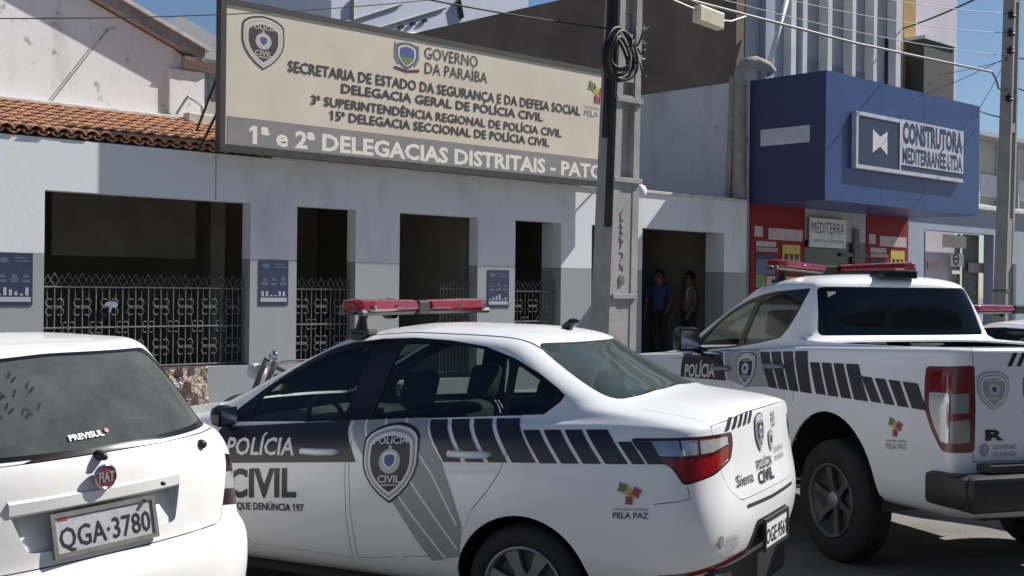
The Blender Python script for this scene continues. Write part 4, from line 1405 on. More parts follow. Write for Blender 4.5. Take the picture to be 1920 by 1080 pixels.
# state coat of arms
a, b = at(737, 133, SY), at(788, 140, SY)
crest = [([(.5+(u-.5)*.86, .12+v*.86) for u, v in shield_outline(0)], 'poster_mid', 0), ([(.5+(u-.5)*.66, .20+v*.70) for u, v in shield_outline(0)], 'sign_cream', 1),
         ([(.5+(u-.5)*.54, .24+v*.60) for u, v in shield_outline(0)], 'blue_ink', 2), ([(.26, .50), (.74, .50), (.66, .36), (.5, .25), (.34, .36)], 'green_ink', 3),
         ([(.06, .95), (.10, .97), (.09, .55), (.22, .28), (.18, .24), (.04, .5)], 'sign_grey', 1), ([(.94, .95), (.90, .97), (.91, .55), (.78, .28), (.82, .24), (.96, .5)], 'sign_grey', 1),
         ([(.02, .10), (.5, .02), (.98, .10), (.95, .18), (.5, .10), (.05, .18)], 'maroon', 2), (puzzle_outline(.5, .96, .05, .2), 'sign_grey', 1)]
flat_emblem('coat_of_arms', crest, (a.x, SY, 4.64), (b.x, SY, 4.64), (a.x, SY, 5.07), sg, .0004)
a, b = at(1096, 205, SY), at(1147, 210, SY)
flat_emblem('peace_emblem', peace_logo_layers('livery_grey'), (a.x, SY, 4.42), (b.x, SY, 4.42), (a.x, SY, 5.03), sg, .0004)
bm = B()
for X in (7.9, 10.2, 12.6, 14.9):
    for z, yy in ((3.6, YF+.05), (4.9, YF+.9)):
        bm = B(); tube(bm, [(X, SY+.10, z), (X, yy, 3.40)], .018, 6)
        obj('strut', bm, M['cable'], sg)
bm = B(); tube(bm, [at(410, 205, SY+.1), at(372, 283, 13.62)], .016, 6)
obj('strut', bm, M['cable'], sg)

# ================================================================ gable house behind the lean-to roof
house = thing('gable_house', 'old stained white gable house wall rising behind the tiled lean-to roof', 'house', (4, 15.3, 0))
e0, e1 = at(230, 2, 15.16), at(357, 77, 15.16)
sl = (e1.z-e0.z)/(e1.x-e0.x)
rz = lambda x: e1.z + (x-e1.x)*sl
wz = lambda x: rz(x) - .20
bm = B()
prism(bm, [(-4, 3.3), (8.52, 3.3), (8.52, 4.62), (8.05, wz(8.05)+.02), (.5, wz(.5)), (-4, wz(.5)+sl*4.5)], lambda u, v, w: Vector((u, 15.30+w, v)), .3)
obj('wall', bm, M['gable_wall'], house)
bm = B()
prism(bm, [(8.45, rz(8.45)-.16), (8.45, rz(8.45)), (.5, rz(.5)), (-4, rz(.5)+sl*4.5), (-4, rz(.5)+sl*4.5-.16), (.5, rz(.5)-.16)], lambda u, v, w: Vector((u, 15.16+w, v)), 6)
rf = obj('roof', bm, M['stone_trim'], house)
bm = B()
prism(bm, [(8.52, rz(8.52)+.003), (8.52, rz(8.52)+.06), (.5, rz(.5)+.063), (.5, rz(.5)+.003)], lambda u, v, w: Vector((u, 15.12+w, v)), 6)
obj('roof_edge', bm, M['mortar'], rf)
bm = B()
box(bm, 7.98, 8.50, 15.255, 15.297, 3.4, 4.62)
obj('pilaster', bm, M['gable_wall'], house)
bm = B()
prism(bm, [(15.26, 4.64), (15.17, 4.75), (15.16, 4.80), (15.296, 4.80), (15.296, 4.64)], lambda u, v, w: Vector((8.16+.50*w, u, v)), 1)
obj('cornice', bm, M['stone_trim'], house)
bm = B()
tube(bm, [(8.05, 15.18, 4.0), (8.2, 15.16, 4.25), (8.42, 15.17, 4.15), (8.46, 15.17, 3.75)], .025, 6)
box(bm, 8.12, 8.62, 15.0, 15.15, 3.84, 4.02, .02)
obj('downpipe_stub', bm, M['mortar'], house)

bm = B()
tube(bm, [at(203, 54, 15.27), at(150, 122, 15.27), at(83, 207, 15.27)], .006, 5)
tag(obj('wall_cable', bm, M['cable'], smooth=True), 'thin cable slanting down the stained white gable wall', 'cable')
bm = B(); box(bm, 7.80, 7.812, YF-.003, YF-.0005, 2.76, 3.34)
obj('wall_joint', bm, M['stone_trim'], station)

# ================================================================ far buildings on the left
far = thing('cream_building', 'distant sunlit cream building glimpsed left of the sign board', 'building', (12.5, 22, 0))
bm = B(); box(bm, 11.0, 12.9, 22, 26, 0, 6.0)
obj('wall', bm, M['beige'], far)
bm = B(); prism(bm, [(10.9, 6.0), (13.0, 6.0), (13.0, 6.35), (11.6, 6.9), (10.9, 6.6)], lambda u, v, w: Vector((u, 21.7+5*w, v)), 1)
obj('roof', bm, M['fin_wall'], far)
for k in range(3):
    for c, d in ((5.45, 5.75), (4.6, 5.1)):
        bm = B(); box(bm, 12.22+.14*k, 12.31+.14*k, 21.97, 21.998, c, d)
        obj('window', bm, M['white_trim'], far)
bw = thing('white_building', 'bluish white building with slanting beams seen above the sign board', 'building', (20, 27, 0))
bm = B(); box(bm, 18.75, 26, 27, 33, 0, 12)
obj('wall', bm, M['blue_white'], bw)
def beam(nm, p, q, w, key, y=26.96):
    bm = B()
    tube(bm, [at(*p, y), at(*q, y)], w, 4)
    obj(nm, bm, M[key], bw)
beam('moulding', (640, 44), (752, 8), .05, 'fin_wall')
beam('moulding', (690, 58), (835, 14), .05, 'fin_wall')
beam('downpipe', (661, 0), (661, 40), .07, 'stone_trim')
beam('window', (860, 0), (866, 34), .10, 'window_dark')
for k in range(3): beam('vent_slot', (748+22*k, 52-6*k), (756+22*k, 50-6*k), .05, 'window_dark')
beam('cornice', (630, 64), (845, 64), .06, 'white_trim')

# ================================================================ commercial building with the blue box
com = thing('commercial_building', 'tall shop building with brown side wall, pale fins and a big blue box', 'building', (22, YF, 0))
XW = 19.0
bm = B()
box(bm, XW, XW+.25, YF+.02, 24.6, 0, 5.65)
obj('party_wall', bm, M['white_side'], com)
bm = B()
box(bm, XW+.01, XW+.26, 14.05, 24.6, 5.653, 7.98)
box(bm, XW+.01, XW+.26, 14.05, 17.6, 7.983, 12)
obj('brown_wall', bm, M['brown_wall'], com)
bm = B()
box(bm, XW+.003, 24.88, YF+.015, YF+.2, 0.0, 5.66)
box(bm, XW+.30, 25.2, 14.05, 14.3, 5.653, 12)
box(bm, XW+.26, 25.2, 14.31, 24, 5.7, 7.9)
obj('facade', bm, M['fin_wall'], com)
for X, w in [(at(px, 60, 13.82).x, w) for px, w in ((1505, .17), (1552, .17), (1598, .15), (1638, .15), (1680, .22))]:
    bm = B(); box(bm, X, X+w, 13.82, 14.04, 5.66, 12, .01)
    obj('fin', bm, M['fin'], com)
for (a, b) in ((21.3, 22.0), (22.2, 22.9), (23.05, 23.7)):
    for c, d in ((8.3, 11), (5.8, 6.4)):
        bm = B(); box(bm, a+.03, b-.03, 14.02, 14.045, c, d)
        obj('window', bm, M['window_grey'], com)
bm = B(); box(bm, 24.42, 25.06, 14.0, 14.045, 6.2, 7.28)
obj('open_window', bm, M['window_dark'], com)
bm = B(); box(bm, 19.75, 20.05, 13.9, 14.04, 5.7, 12)
obj('blue_pilaster', bm, M['blue_wall'], com)
bm = B(); box(bm, 20.55, 20.72, 13.86, 14.04, 5.7, 12)
obj('fin', bm, M['fin'], com)
# the blue composite box
bx0, bx1, by, bz0, bz1 = 19.0, 24.85, 12.07, 3.33, 5.64
bm = B()
box(bm, bx0+.044, bx1, by+.03, YF, bz0, bz1-.02)
k = 0
for (a, b) in ((bx0, 20.9), (20.906, 22.5), (22.506, bx1)):
    box(bm, a, b, by, by+.026, bz0, bz1 - (0, .004, .008)[k]); k += 1
cb = obj('blue_box', bm, M['shop_blue'], com)
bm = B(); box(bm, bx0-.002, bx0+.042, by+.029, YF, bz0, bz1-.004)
obj('side_panel', bm, M['shop_blue_dark'], cb)  # left face of the box, a darker blue than its front
bm = B(); box(bm, bx0-.006, bx0-.001, 12.40, 13.46, 4.385, 4.69)
obj('pale_label', bm, M['shop_frame'], cb)
# red shopfront
def front(name, key, a, b, c, d, lift, parent=None):
    bm = B(); box(bm, a, b, YF-.012-lift, YF+.01-lift, c, d)
    return obj(name, bm, M[key], parent or com)
for (a, b) in ((19.02, 20.80), (23.10, 24.83)):
    w = b - a
    p = front('red_panel', 'shop_red', a, b, .13, 3.33, .02)
    front('panel_heading', 'shop_cream', a+.10*w/1.78, a+.36*w/1.78, 2.72, 2.92, .03, p)
    front('panel_heading', 'shop_cream', a+.55*w/1.78, b-.08, 2.68, 2.90, .03, p)
    front('panel_print', 'shop_cream', a+.16, a+.80, 2.54, 2.64, .03, p)
    front('panel_print', 'maroon', a+.16, a+.86, 2.44, 2.52, .03, p)
    front('yellow_label', 'shop_yellow', a+1.02*w/1.78, a+1.62*w/1.78, 2.20, 2.60, .03, p)
    for kx in range(3): front('yellow_label_print', 'ink', a+(1.08+.18*kx)*w/1.78, a+(1.20+.18*kx)*w/1.78, 2.31, 2.42, .034, p)
    front('yellow_label', 'shop_yellow', a+1.02*w/1.78, a+1.62*w/1.78, 1.55, 1.98, .03, p)
    front('picture_print', 'poster_mid', a+.16, a+.78, 2.02, 2.30, .03, p)
    front('picture_print', 'poster_blue', a+.16, a+.78, 2.31, 2.40, .03, p)
    front('picture_print', 'green_ink', a+.16, a+.46, 1.76, 2.01, .03, p)
    front('picture_print', 'shop_cream', a+.50, a+.78, 1.72, 1.98, .03, p)
front('door_glass', 'window_dark', 20.82, 23.08, .13, 2.70, .012)
front('door_header', 'fin_wall', 20.82, 23.08, 2.72, 3.33, .012)
bm = B()
for q in ((22.55, 22.72, YF-.10, YF-.03, .13, 3.0), (22.1, 22.548, YF-.08, YF-.04, 2.42, 2.50), (22.722, 23.06, YF-.08, YF-.04, 2.42, 2.50)):
    bm = B(); box(bm, *q)
    obj('door_frame', bm, M['iron'], com)
ds = front('hanging_sign', 'white_trim', 20.86, 22.18, 2.58, 3.16, .10)
bm = B()
flat_text(bm, 'MEDITERRA', (20.92, YF-.1, 2.86), (22.12, YF-.1, 2.86), (20.92, YF-.1, 3.08), NY, .0125, .0006, .0)
flat_text(bm, 'CONSTRUTORA E INCORPORADORA', (20.95, YF-.1, 2.68), (22.10, YF-.1, 2.68), (20.95, YF-.1, 2.74), NY, .0125, .0006, .0)
obj('sign_lettering', bm, M['ink'], ds)
# the sign on the blue box
ss = thing('shop_sign', 'navy construction company sign in pale frame on the front of the blue box', 'sign', (21.9, by-.1, 4.0))
zA, zB, x0, x1 = 3.96, 5.0, 19.85, 23.95
bm = B(); box(bm, x0+.05, x1-.02, by-.085, by-.005, zA+.05, zB-.05)
obj('panel', bm, M['shop_navy'], ss)
bm = B()
box(bm, x0, x1, by-.10, by-.003, zA, zA+.07); box(bm, x0, 21.45, by-.10, by-.003, zB-.07, zB); box(bm, x0, x0+.07, by-.10, by-.003, zA+.07, zB-.07)
box(bm, 21.40, 21.45, by-.10, by-.086, zA+.07, zB-.07)
obj('frame', bm, M['shop_frame'], ss)
bm = B(); box(bm, 21.453, x1, by-.098, by-.086, 4.14, zB+.01)
lp = obj('letter_plate', bm, M['shop_frame'], ss)
bm = B()
flat_text(bm, 'CONSTRUTORA', (21.50, by-.098, 4.575), (x1-.05, by-.098, 4.575), (21.50, by-.098, 4.945), NY, .0006, .0006, .055)
obj('lettering', bm, M['shop_navy'], ss)
bm = B()
flat_text(bm, 'MEDITERRANÉE LTDA', (21.50, by-.098, 4.19), (x1-.05, by-.098, 4.19), (21.50, by-.098, 4.47), NY, .0006, .0006, .04)
obj('lettering', bm, M['shop_navy'], ss)
bm = B()
f = flat_poly(bm, [(20.44, by-.085, 4.28), (20.44, by-.085, 4.72), (20.70, by-.085, 4.60), (20.96, by-.085, 4.72), (20.96, by-.085, 4.28), (20.70, by-.085, 4.42)], NY, .004)
obj('logo', bm, M['white_trim'], ss)
# thick pipe with a gooseneck at the corner
bm = B()
gp = [(18.86, 13.86, 3.42), (18.86, 13.86, 5.55), (18.86, 13.84, 5.80), (18.95, 13.78, 5.96), (19.15, 13.70, 6.0), (19.38, 13.62, 5.93), (19.48, 13.58, 5.82)]
tube(bm, gp, [.15, .12, .12, .12, .12, .12, .12], 14)
tube(bm, [(18.66, 13.95, 3.42), (18.72, 13.95, 4.6), (18.76, 13.95, 5.7)], .05, 8)
tag(obj('vent_pipe', bm, M['stone_trim'], smooth=True, sharp=60), 'thick weathered pipe bending over at its top beside the blue box', 'pipe')
bm = B()
tube(bm, [at(1478, -10, 13.7), at(1438, 135, 13.7)], .045, 8)
tag(obj('slanting_conduit', bm, M['white_trim'], smooth=True), 'thin white slanting conduit above the blue box corner', 'conduit')
# taller block behind with ochre strip, and its neighbour
mv = thing('mauve_building', 'tall pale mauve building with an ochre strip behind the blue box', 'building', (27, 14.3, 0))
bm = B(); box(bm, 26.05, 28.2, 14.3, 24, 0, 13)
obj('wall', bm, M['mauve'], mv)
bm = B(); box(bm, 25.5, 26.04, 14.2, 20, 5, 13)
obj('ochre_strip', bm, M['ochre'], mv)
bm = B(); box(bm, 25.6, 27.0, 13.75, 14.19, 5.0, 7.40)
gc = obj('green_cladding', bm, M['green_dark'], mv)
bm = B(); box(bm, 25.55, 27.05, 13.70, 14.19, 7.404, 7.48)
obj('cladding_cap', bm, M['fin'], gc)
bl = thing('blue_grey_building', 'low pale blue building with a shop window beyond the blue box', 'building', (30, YF, 0))
bm = B()
grid_wall(bm, [24.9, 25.6, 29.0, 31.4, 34.0, 60], [0, .6, 3.12, 3.68], lambda i, j: not (i in (1, 3) and j == 1), lambda u, v, w: Vector((u, YF+w, v)), .25)
obj('wall', bm, M['blue_wall'], bl)
bm = B(); box(bm, 24.9, 60, YF-.14, YF+.25, 3.685, 3.80, .02)
obj('ledge', bm, M['white_trim'], bl)
for a, b, d in ((25.6, 29.0, .9), (31.4, 34, .5)):
    bm = B(); box(bm, a, b, YF+d, YF+d+.1, .6, 3.12)
    obj('shop_interior', bm, M['green_dark'], bl)
for X in (26.35, 28.05):
    bm = B(); box(bm, X, X+.06, YF+.4, YF+.46, .6, 3.12)
    obj('window_frame', bm, M['iron'], bl)
bm = B(); box(bm, 28.2, 28.98, YF+.36, YF+.40, .6, 3.12)
obj('shutter', bm, M['iron'], bl)
def onglass(name, key, p, q, y=YF+.3):
    a, b = at(*p, y), at(*q, y)
    bm = B(); box(bm, a.x, b.x, y-.02, y, b.z, a.z)
    return obj(name, bm, M[key], bl)
onglass('paper_notice', 'beige', (1767, 439), (1810, 466))
n2 = onglass('paper_notice', 'white_trim', (1782, 474), (1805, 500))
onglass('paper_notice', 'white_trim', (1784, 506), (1800, 514))
onglass('paper_notice', 'maroon', (1738, 490), (1757, 505))
onglass('paper_notice', 'stone_trim', (1815, 492), (1845, 512))
bm = B()
c = at(1793, 486, YF+.27)
lathe(bm, [(.10, 0), (.15, 0)], 24, 'Y', c)
box(bm, c.x-.11, c.x+.11, c.y-.004, c.y, c.z-.02, c.z+.02)
obj('round_mark', bm, M['ink'], bl)
bm = B()
box(bm, 28.25, 60, 14.4, 20, 3.81, 5.55)
up_ = obj('upper_wall', bm, M['beige'], bl)
for X in (28.5, 29.6, 30.7, 31.8):
    bm = B(); box(bm, X, X+.9, 14.34, 14.39, 4.15, 4.7)
    obj('pale_panel', bm, M['white_trim'], up_)
    bm = B(); box(bm, X+.95, X+1.0, 14.3, 14.39, 3.9, 5.5)
    obj('panel_frame', bm, M['white_trim'], up_)
bm = B(); prism(bm, [(13.9, 5.553), (13.9, 5.66), (20.2, 6.4), (20.2, 5.553)], lambda u, v, w: Vector((28.2+32*w, u, v)), 1)
obj('roof', bm, M['fin_wall'], bl)
# ================================================================ poles and wires
PY = 9.2
def dt_pole(name, label, base, top, z1, wb, db, wt, dt, recess):
    """Concrete pole of H section: two flanges, a recessed web with ribs across."""
    t = thing(name, label, 'utility pole', (base[0], base[1], .13), 0, 'concrete power poles')
    z0 = .0
    def C_(z):
        k = (z-z0)/(z1-z0)
        return base[0]+(top-base[0])*k, base[1], wb+(wt-wb)*k, db+(dt-db)*k
    def sect(bm, za, zb, fx0, fx1, fy0, fy1):
        vs_ = []
        for z in (za, zb):
            x, y, w, d = C_(z)
            vs_.append([bm.verts.new((x+w*fx, y+d*fy, z)) for fx, fy in ((fx0, fy0), (fx1, fy0), (fx1, fy1), (fx0, fy1))])
        a, b = vs_
        bm.faces.new(a[::-1]); bm.faces.new(b)
        for k in range(4): bm.faces.new((a[k], a[(k+1) % 4], b[(k+1) % 4], b[k]))
    bm = B()
    sect(bm, z0, z1, -.5, -.26, -.5, .5)
    sect(bm, z0, z1, .26, .5, -.5, .5)
    zc = z0
    for (ra, rb) in recess:
        if ra > zc: sect(bm, zc, ra, -.26, .26, -.47, .47)
        sect(bm, ra, rb, -.26, .26, -.16, .16)
        zc = rb
    if zc < z1: sect(bm, zc, z1, -.26, .26, -.47, .47)
    bmesh.ops.recalc_face_normals(bm, faces=bm.faces)
    obj('shaft', bm, M['concrete'], t)
    return t, C_
pole, PC = dt_pole('utility_pole', 'concrete power pole carrying a black cable coil, in front of the sign board end', (10.36, PY+.15), 10.66, 9.5, .50, .30, .26, .18, [(2.95, 3.80), (3.9, 4.05), (4.6, 5.6), (5.75, 6.8), (6.95, 8)])
bm = B()
for z, w in ((2.93, 1.12), (3.84, 1.1), (1.62, .9)):
    x, y, ww, dd = PC(z)
    bm = B(); box(bm, x-ww*.5*w, x+ww*.5*w, y-dd*.5-.03, y-dd*.5-.003, z-.03, z+.03, .006)
    obj('strap_band', bm, M['concrete'], pole)
bm = B()
x, y, ww, dd = PC(2.3)
yf = y-dd*.47-.002
for st in ([(-.02, 2.60), (-.07, 2.56), (-.075, 2.50), (-.03, 2.47)], [(-.085, 2.44), (-.05, 2.40), (-.08, 2.36), (-.03, 2.33)], [(-.08, 2.30), (-.06, 2.22), (-.075, 2.16)], [(-.06, 2.26), (-.02, 2.24)],
           [(-.08, 2.12), (-.04, 2.11), (-.035, 2.05), (-.08, 2.03)], [(-.075, 2.0), (-.07, 1.93), (-.03, 1.91), (-.03, 1.97), (-.07, 1.96)]):
    tube(bm, [(x+u, yf, v) for u, v in st], .008, 5)
obj('paint_marks', bm, M['rust_red'], pole)
bm = B()
prism(bm, circle_outline(x-.06, 1.80, .05, .06, 14), lambda u, v, q: Vector((u, y-dd*.49-q, v)), .012)
obj('round_sticker', bm, M['iron'], pole)
bm = B()
box(bm, 10.38, 10.62, 9.30, 9.42, 4.55, 4.85, .02)
for k in range(7):
    a = Vector((10.62+.02*k, 9.28, 4.3+.09*k))
    tube(bm, catenary(a, a+Vector((.10+.02*(k % 3), -.02, -.12+.12*(k % 2))), .05, 6), .008, 4)
obj('service_box', bm, M['rim_grey'], pole)
# black cables down the pole and the coil
bm = B()
pts = []
for z in (9.0, 6.0, 4.9, 4.3, 3.9, 3.4, 2.9, 2.4):
    x, y, ww, dd = PC(z)
    pts.append((x-ww*.5-.015, y-dd*.3, z))
tube(bm, pts, .045, 8)
tube(bm, [(p[0]-.06, p[1]+.05, p[2]) for p in pts[:6]], .03, 8)
tag(obj('riser_cable', bm, M['cable'], smooth=True), 'thick black cable running down the side of the coil-bearing pole', 'cable')
bm = B()
random.seed(5)
c = at(1160, 104, 9.12)
for k in range(7):
    r = .27 - .018*k + random.uniform(-.012, .012)
    o_ = Vector((random.uniform(-.03, .03), random.uniform(-.05, .03), random.uniform(-.03, .03)))
    tube(bm, [c + o_ + Vector((r*.92*math.cos(2*PI*j/26), .03*math.sin(4*PI*j/26), r*1.05*math.sin(2*PI*j/26))) for j in range(26)], .017, 6, closed=True)
for k in range(6):
    p = c + Vector((.1+.05*k, -.02, random.uniform(-.1, .15)))
    tube(bm, catenary(p, p+Vector((random.uniform(.05, .15), -.03, random.uniform(-.15, .25))), .06, 6), .013, 5)
tag(obj('cable_coil', bm, M['cable'], smooth=True), 'coil of black cable hung on the near concrete pole', 'cable coil')

pole2, PC2 = dt_pole('utility_pole', 'slimmer concrete power pole with black insulators, beyond the blue box', (20.0, PY+.11), 20.42, 9.5, .27, .22, .22, .18, [(2.95, 4.4), (4.55, 6.6)])
bm = B()
for z in (6.35, 6.05, 5.75, 4.95):
    bm = B()
    x, y, ww, dd = PC2(z)
    lathe(bm, [(.0, -.05), (.05, -.05), (.06, -.02), (.04, 0), (.06, .02), (.05, .05), (0, .05)], 12, 'Z', (x-ww*.5-.11, y-dd*.5, z))
    tube(bm, [(x-ww*.5-.11, y-dd*.5, z-.08), (x-ww*.5-.11, y-dd*.5, z+.08)], .012, 6)
    tube(bm, [(x-ww*.5-.11, y-dd*.5, z), (x-ww*.3, y-dd*.5, z)], .018, 6)
    obj('insulator', bm, M['cable'], pole2)
bm = B()
x, y, ww, dd = PC2(1.5)
tube(bm, [(x+.16, y-dd*.56, .2), (x+.16, y-dd*.56, 2.2)], .035, 8)
obj('earth_pipe', bm, M['white_trim'], pole2)
bm = B()
x, y, ww, dd = PC2(1.75)
box(bm, x-ww*.52, x+ww*.52, y-dd*.54, y+dd*.54, 1.72, 1.77)
obj('strap_band', bm, M['iron'], pole2)

def wire(p, q, r, sag, label, key='cable', name='power_cable'):
    bm = B()
    tube(bm, catenary(p, q, sag), r, 5)
    return tag(obj(name, bm, M[key], smooth=True), label, 'cable', 'overhead cables')
W = lambda px, py, Y=9.3: at(px, py, Y)
bm = B()
tube(bm, [W(1216, -20), W(1300, 2), W(1407, 30), W(1600, 80), W(1740, 110), W(1860, 135), W(1868, 150), W(1872, 165), W(1884, 170), W(1897, 158)], .018, 6)
tag(obj('power_cable', bm, M['cable_grey'], smooth=True), 'thick grey cable between the two poles, looping down at its far end', 'cable', 'overhead cables')
wire(W(1216, -40), W(1890, 105), .006, .12, 'thin cable just above the thick grey one, tied to the far pole', 'cable_grey')
wire(W(1216, -70), W(1888, 62), .006, .15, 'thin cable ending at the second insulator from the top of the far pole', 'cable_grey')
wire(W(1216, -110), W(1886, 25), .006, .15, 'topmost thin cable between the two concrete poles', 'cable_grey')
wire(at(1692, 54, 13.8), W(1885, -30), .018, .05, 'dark service cable from the end fin up toward the far pole')
wire(at(1720, 182, 12.0), W(1888, 108), .006, .03, 'thin cable from the blue box roof edge rising to the far pole')
wire(at(1758, 140, 13.7), W(1888, 112), .006, .03, 'thin cable from the green cladding to the far pole')
wire(at(1835, 205, 12.1), W(1886, 112), .006, .03, 'thin cable from the right corner of the blue box to the far pole')
wire(W(1905, 108), W(2300, 150), .012, .1, 'dark cable leaving the far pole to the right')
wire(W(1905, 165), W(2300, 260), .012, .1, 'lower dark cable leaving the far pole to the right')
wire(at(1836, 208, 13.9), W(1890, 222), .014, .02, 'short drop cable just right of the blue box')
wire(W(1205, -60), W(-300, 30), .005, .2, 'long thin cable crossing above the gable house to the near pole', 'cable')
wire(W(1200, 60), at(620, -40, 9.9), .010, .05, 'thin dark cable leaving the near pole over the sign board')
bm = B()
c = at(1331, 33, 9.25)
box(bm, c.x-.27, c.x+.22, c.y-.06, c.y+.06, c.z-.11, c.z+.10, .02, Matrix.Rotation(math.radians(4), 3, 'Y'))
jb = tag(obj('junction_box', bm, M['pale_box']), 'cream junction box hanging on the overhead cable before the brown wall', 'junction box')
bm = B()
tube(bm, [c+Vector((.22, 0, .0)), c+Vector((.42, 0, .02)), W(1400, 30)], .012, 6)
tube(bm, [c+Vector((-.27, 0, .05)), W(1216, -20)], .012, 6)
obj('box_lead', bm, M['cable_grey'], jb, local=True)
# ================================================================ police pickup
PK = Pose(-20, (1560, 938), .385, .86)
def build_pickup():
    root = thing('police_pickup', 'white double cab police pickup with black slanted stripes and black rear bumper', 'police car', PK.o, PK.rz, 'police cars parked at the kerb')
    rail = [(-1.2, 1.395), (.4, 1.33), (1.2, 1.262), (2.1, 1.195), (3.2, 1.13), (4, 1.0)]
    up = lambda d: [(x, z+d) for x, z in rail]
    loops = [
        half_outline(-1.0, 3.9, .5, .44, .15, .5, 4),
        half_outline(-1.05, 3.95, .80, .43, .15, .5, 4.5),
        half_outline(-1.17, 4.05, .875, [(-1.2, .53), (-.6, .49), (.4, .455), (3, .44)], .17, .5, 4.5, bow=.01),
        half_outline(-1.19, 4.10, .892, [(-1.2, .60), (3, .56)], .17, .5, 4.5, bow=.01),
        half_outline(-1.20, 4.10, .90, [(-1.2, .86), (3, .82)], .17, .5, 4.5, bow=.01),
        half_outline(-1.20, 4.05, .902, [(-1.2, 1.09), (.4, 1.04), (2, .98), (4, .92)], .17, .5, 4.5, bow=.01),
        half_outline(-1.195, 4.0, .893, [(-1.2, 1.29), (.4, 1.225), (1.8, 1.13), (3.2, 1.07), (4, .96)], .17, .5, 4.5, bow=.012),
        half_outline(-1.19, 3.95, .872, up(-.01), .17, .5, 4.5, bow=.012),
        half_outline(-1.175, 3.9, .85, up(.005), .16, .5, 4.5, bow=.012),
        half_outline(-1.13, 3.8, .80, up(.005), .12, .5, 5, bow=.012),
        half_outline(.41, 2.55, .785, [(.4, 1.345), (.6, 1.372), (1.0, 1.318), (1.4, 1.268), (2.1, 1.22), (2.5, 1.19)], .10, .45, 5, crown=.01),
        half_outline(.45, 2.06, .725, [(.45, 1.55), (1.2, 1.48), (2, 1.44)], .11, .36, 4.5, crown=.01),
        half_outline(.51, 1.66, .645, [(.5, 1.742), (.9, 1.735), (1.3, 1.68), (1.65, 1.60)], .13, .32, 4, crown=.02),
        half_outline(.56, 1.58, .585, [(.55, 1.788), (1.0, 1.785), (1.5, 1.71)], .14, .3, 3.5, crown=.02),
        half_outline(.68, 1.48, .38, [(.6, 1.812), (1.0, 1.815), (1.5, 1.76)], .14, .3, crown=.01),
        half_outline(.82, 1.38, .06, [(.7, 1.825), (1.0, 1.828), (1.5, 1.79)], .1, .1),
    ]
    bm = shell(loops, {3: .3, 7: .5, 8: .5, 9: .5, 10: .4, 12: .4})
    body = Body(root, bm, M['car_white'])
    S = lambda *pp, y=.90: [PK.side(px, py, y) for px, py in pp]
    for xx in (0, 3.22):
        arch = [(xx+.49, .1)] + [(xx+.49*math.cos(PI*k/26), .40+.545*math.sin(PI*k/26)) for k in range(27)] + [(xx-.49, .1)]
        for pl in (LEFT, RIGHT): body.hole(arch, pl, keep=lambda f: f.calc_center_median().z < 1.1)
        wheel_well(root, xx, .50, .40, .45, .86, .555, .46)
    # side glass
    G = lambda *pp: [PK.side(px, py, .71) for px, py in pp]
    dlo = round_poly(G((1306, 658), (1322, 632), (1345, 602), (1366, 580), (1390, 564), (1416, 552), (1442, 546), (1504, 540), (1500, 565), (1494, 593), (1486, 618), (1476, 634), (1440, 643), (1385, 652)), .02, 2)
    wf = round_poly(G((1320, 653), (1346, 610), (1368, 586), (1392, 570), (1411, 561), (1404, 600), (1398, 647), (1384, 649)), .03)
    wr_ = round_poly(G((1408, 645), (1413, 600), (1421, 556), (1442, 550), (1499, 545), (1494, 575), (1484, 612), (1473, 630), (1440, 640)), .03)
    for pl in (LEFT, RIGHT):
        k = lambda f: f.calc_center_median().z > 1.15
        new = take(body.bm, cut_region(body.bm, dlo, pl, .12, k))
        cuts = [(nm, take(new, cut_region(new, p, pl, .12))) for nm, p in (('front_window', wf), ('rear_door_window', wr_))]
        solid_part('window_surround', new, M['black_gloss'], root, .012)
        for nm, nb in cuts:
            offset_mesh(nb, -.004)
            obj(nm, nb, M['glass_tint'], root, local=True, smooth=True)
    rg = round_poly([(.685, 1.405), (-.685, 1.405), (-.615, 1.735), (.615, 1.735)], .04)
    body.panel('rear_window', rg, REAR, M['glass_dark'], gap=.005, lift=-.003, keep=lambda f: .3 < f.calc_center_median().x < 1, glass=True)
    body.panel('windscreen', round_poly([(.68, 1.24), (-.68, 1.24), (-.57, 1.63), (.57, 1.63)], .05), FRONT, M['glass_screen'], gap=.005, lift=-.003, keep=lambda f: f.calc_center_median().x > 1.3, glass=True)
    bm = B(); box(bm, .505, .53, .50, .56, 1.66, 1.70)
    obj('window_sticker', bm, M['plate_grey'], root, local=True)
    # cargo bed
    body.hole(round_poly([(-1.07, -.72), (.34, -.72), (.34, .72), (-1.07, .72)], .05), TOP, keep=lambda f: f.calc_center_median().z > 1.2)
    bm = B()
    n = [(-1.09, -.74), (.36, -.74), (.36, .74), (-1.09, .74)]
    for i in range(4):
        a, b = n[i], n[(i+1) % 4]
        quad_face(bm, [(*a, .95), (*b, .95), (*b, tab(rail)(b[0])-.006), (*a, tab(rail)(a[0])-.006)])
    quad_face(bm, [(*p, .95) for p in n])
    obj('cargo_bed', bm, M['car_white'], root, local=True)
    # tail lamps on the corners
    def DG(*pp):
        r = []
        for px, py in pp:
            q = PK.hit(px, py, (-.70711, .70711, 0), 1.42)
            r.append((q.x*.70711 + q.y*.70711, q.z))
        return r
    outer = round_poly(DG((1730, 689), (1826, 686), (1828, 768), (1826, 851), (1764, 849), (1742, 810), (1727, 770), (1727, 725)), .025, 3)
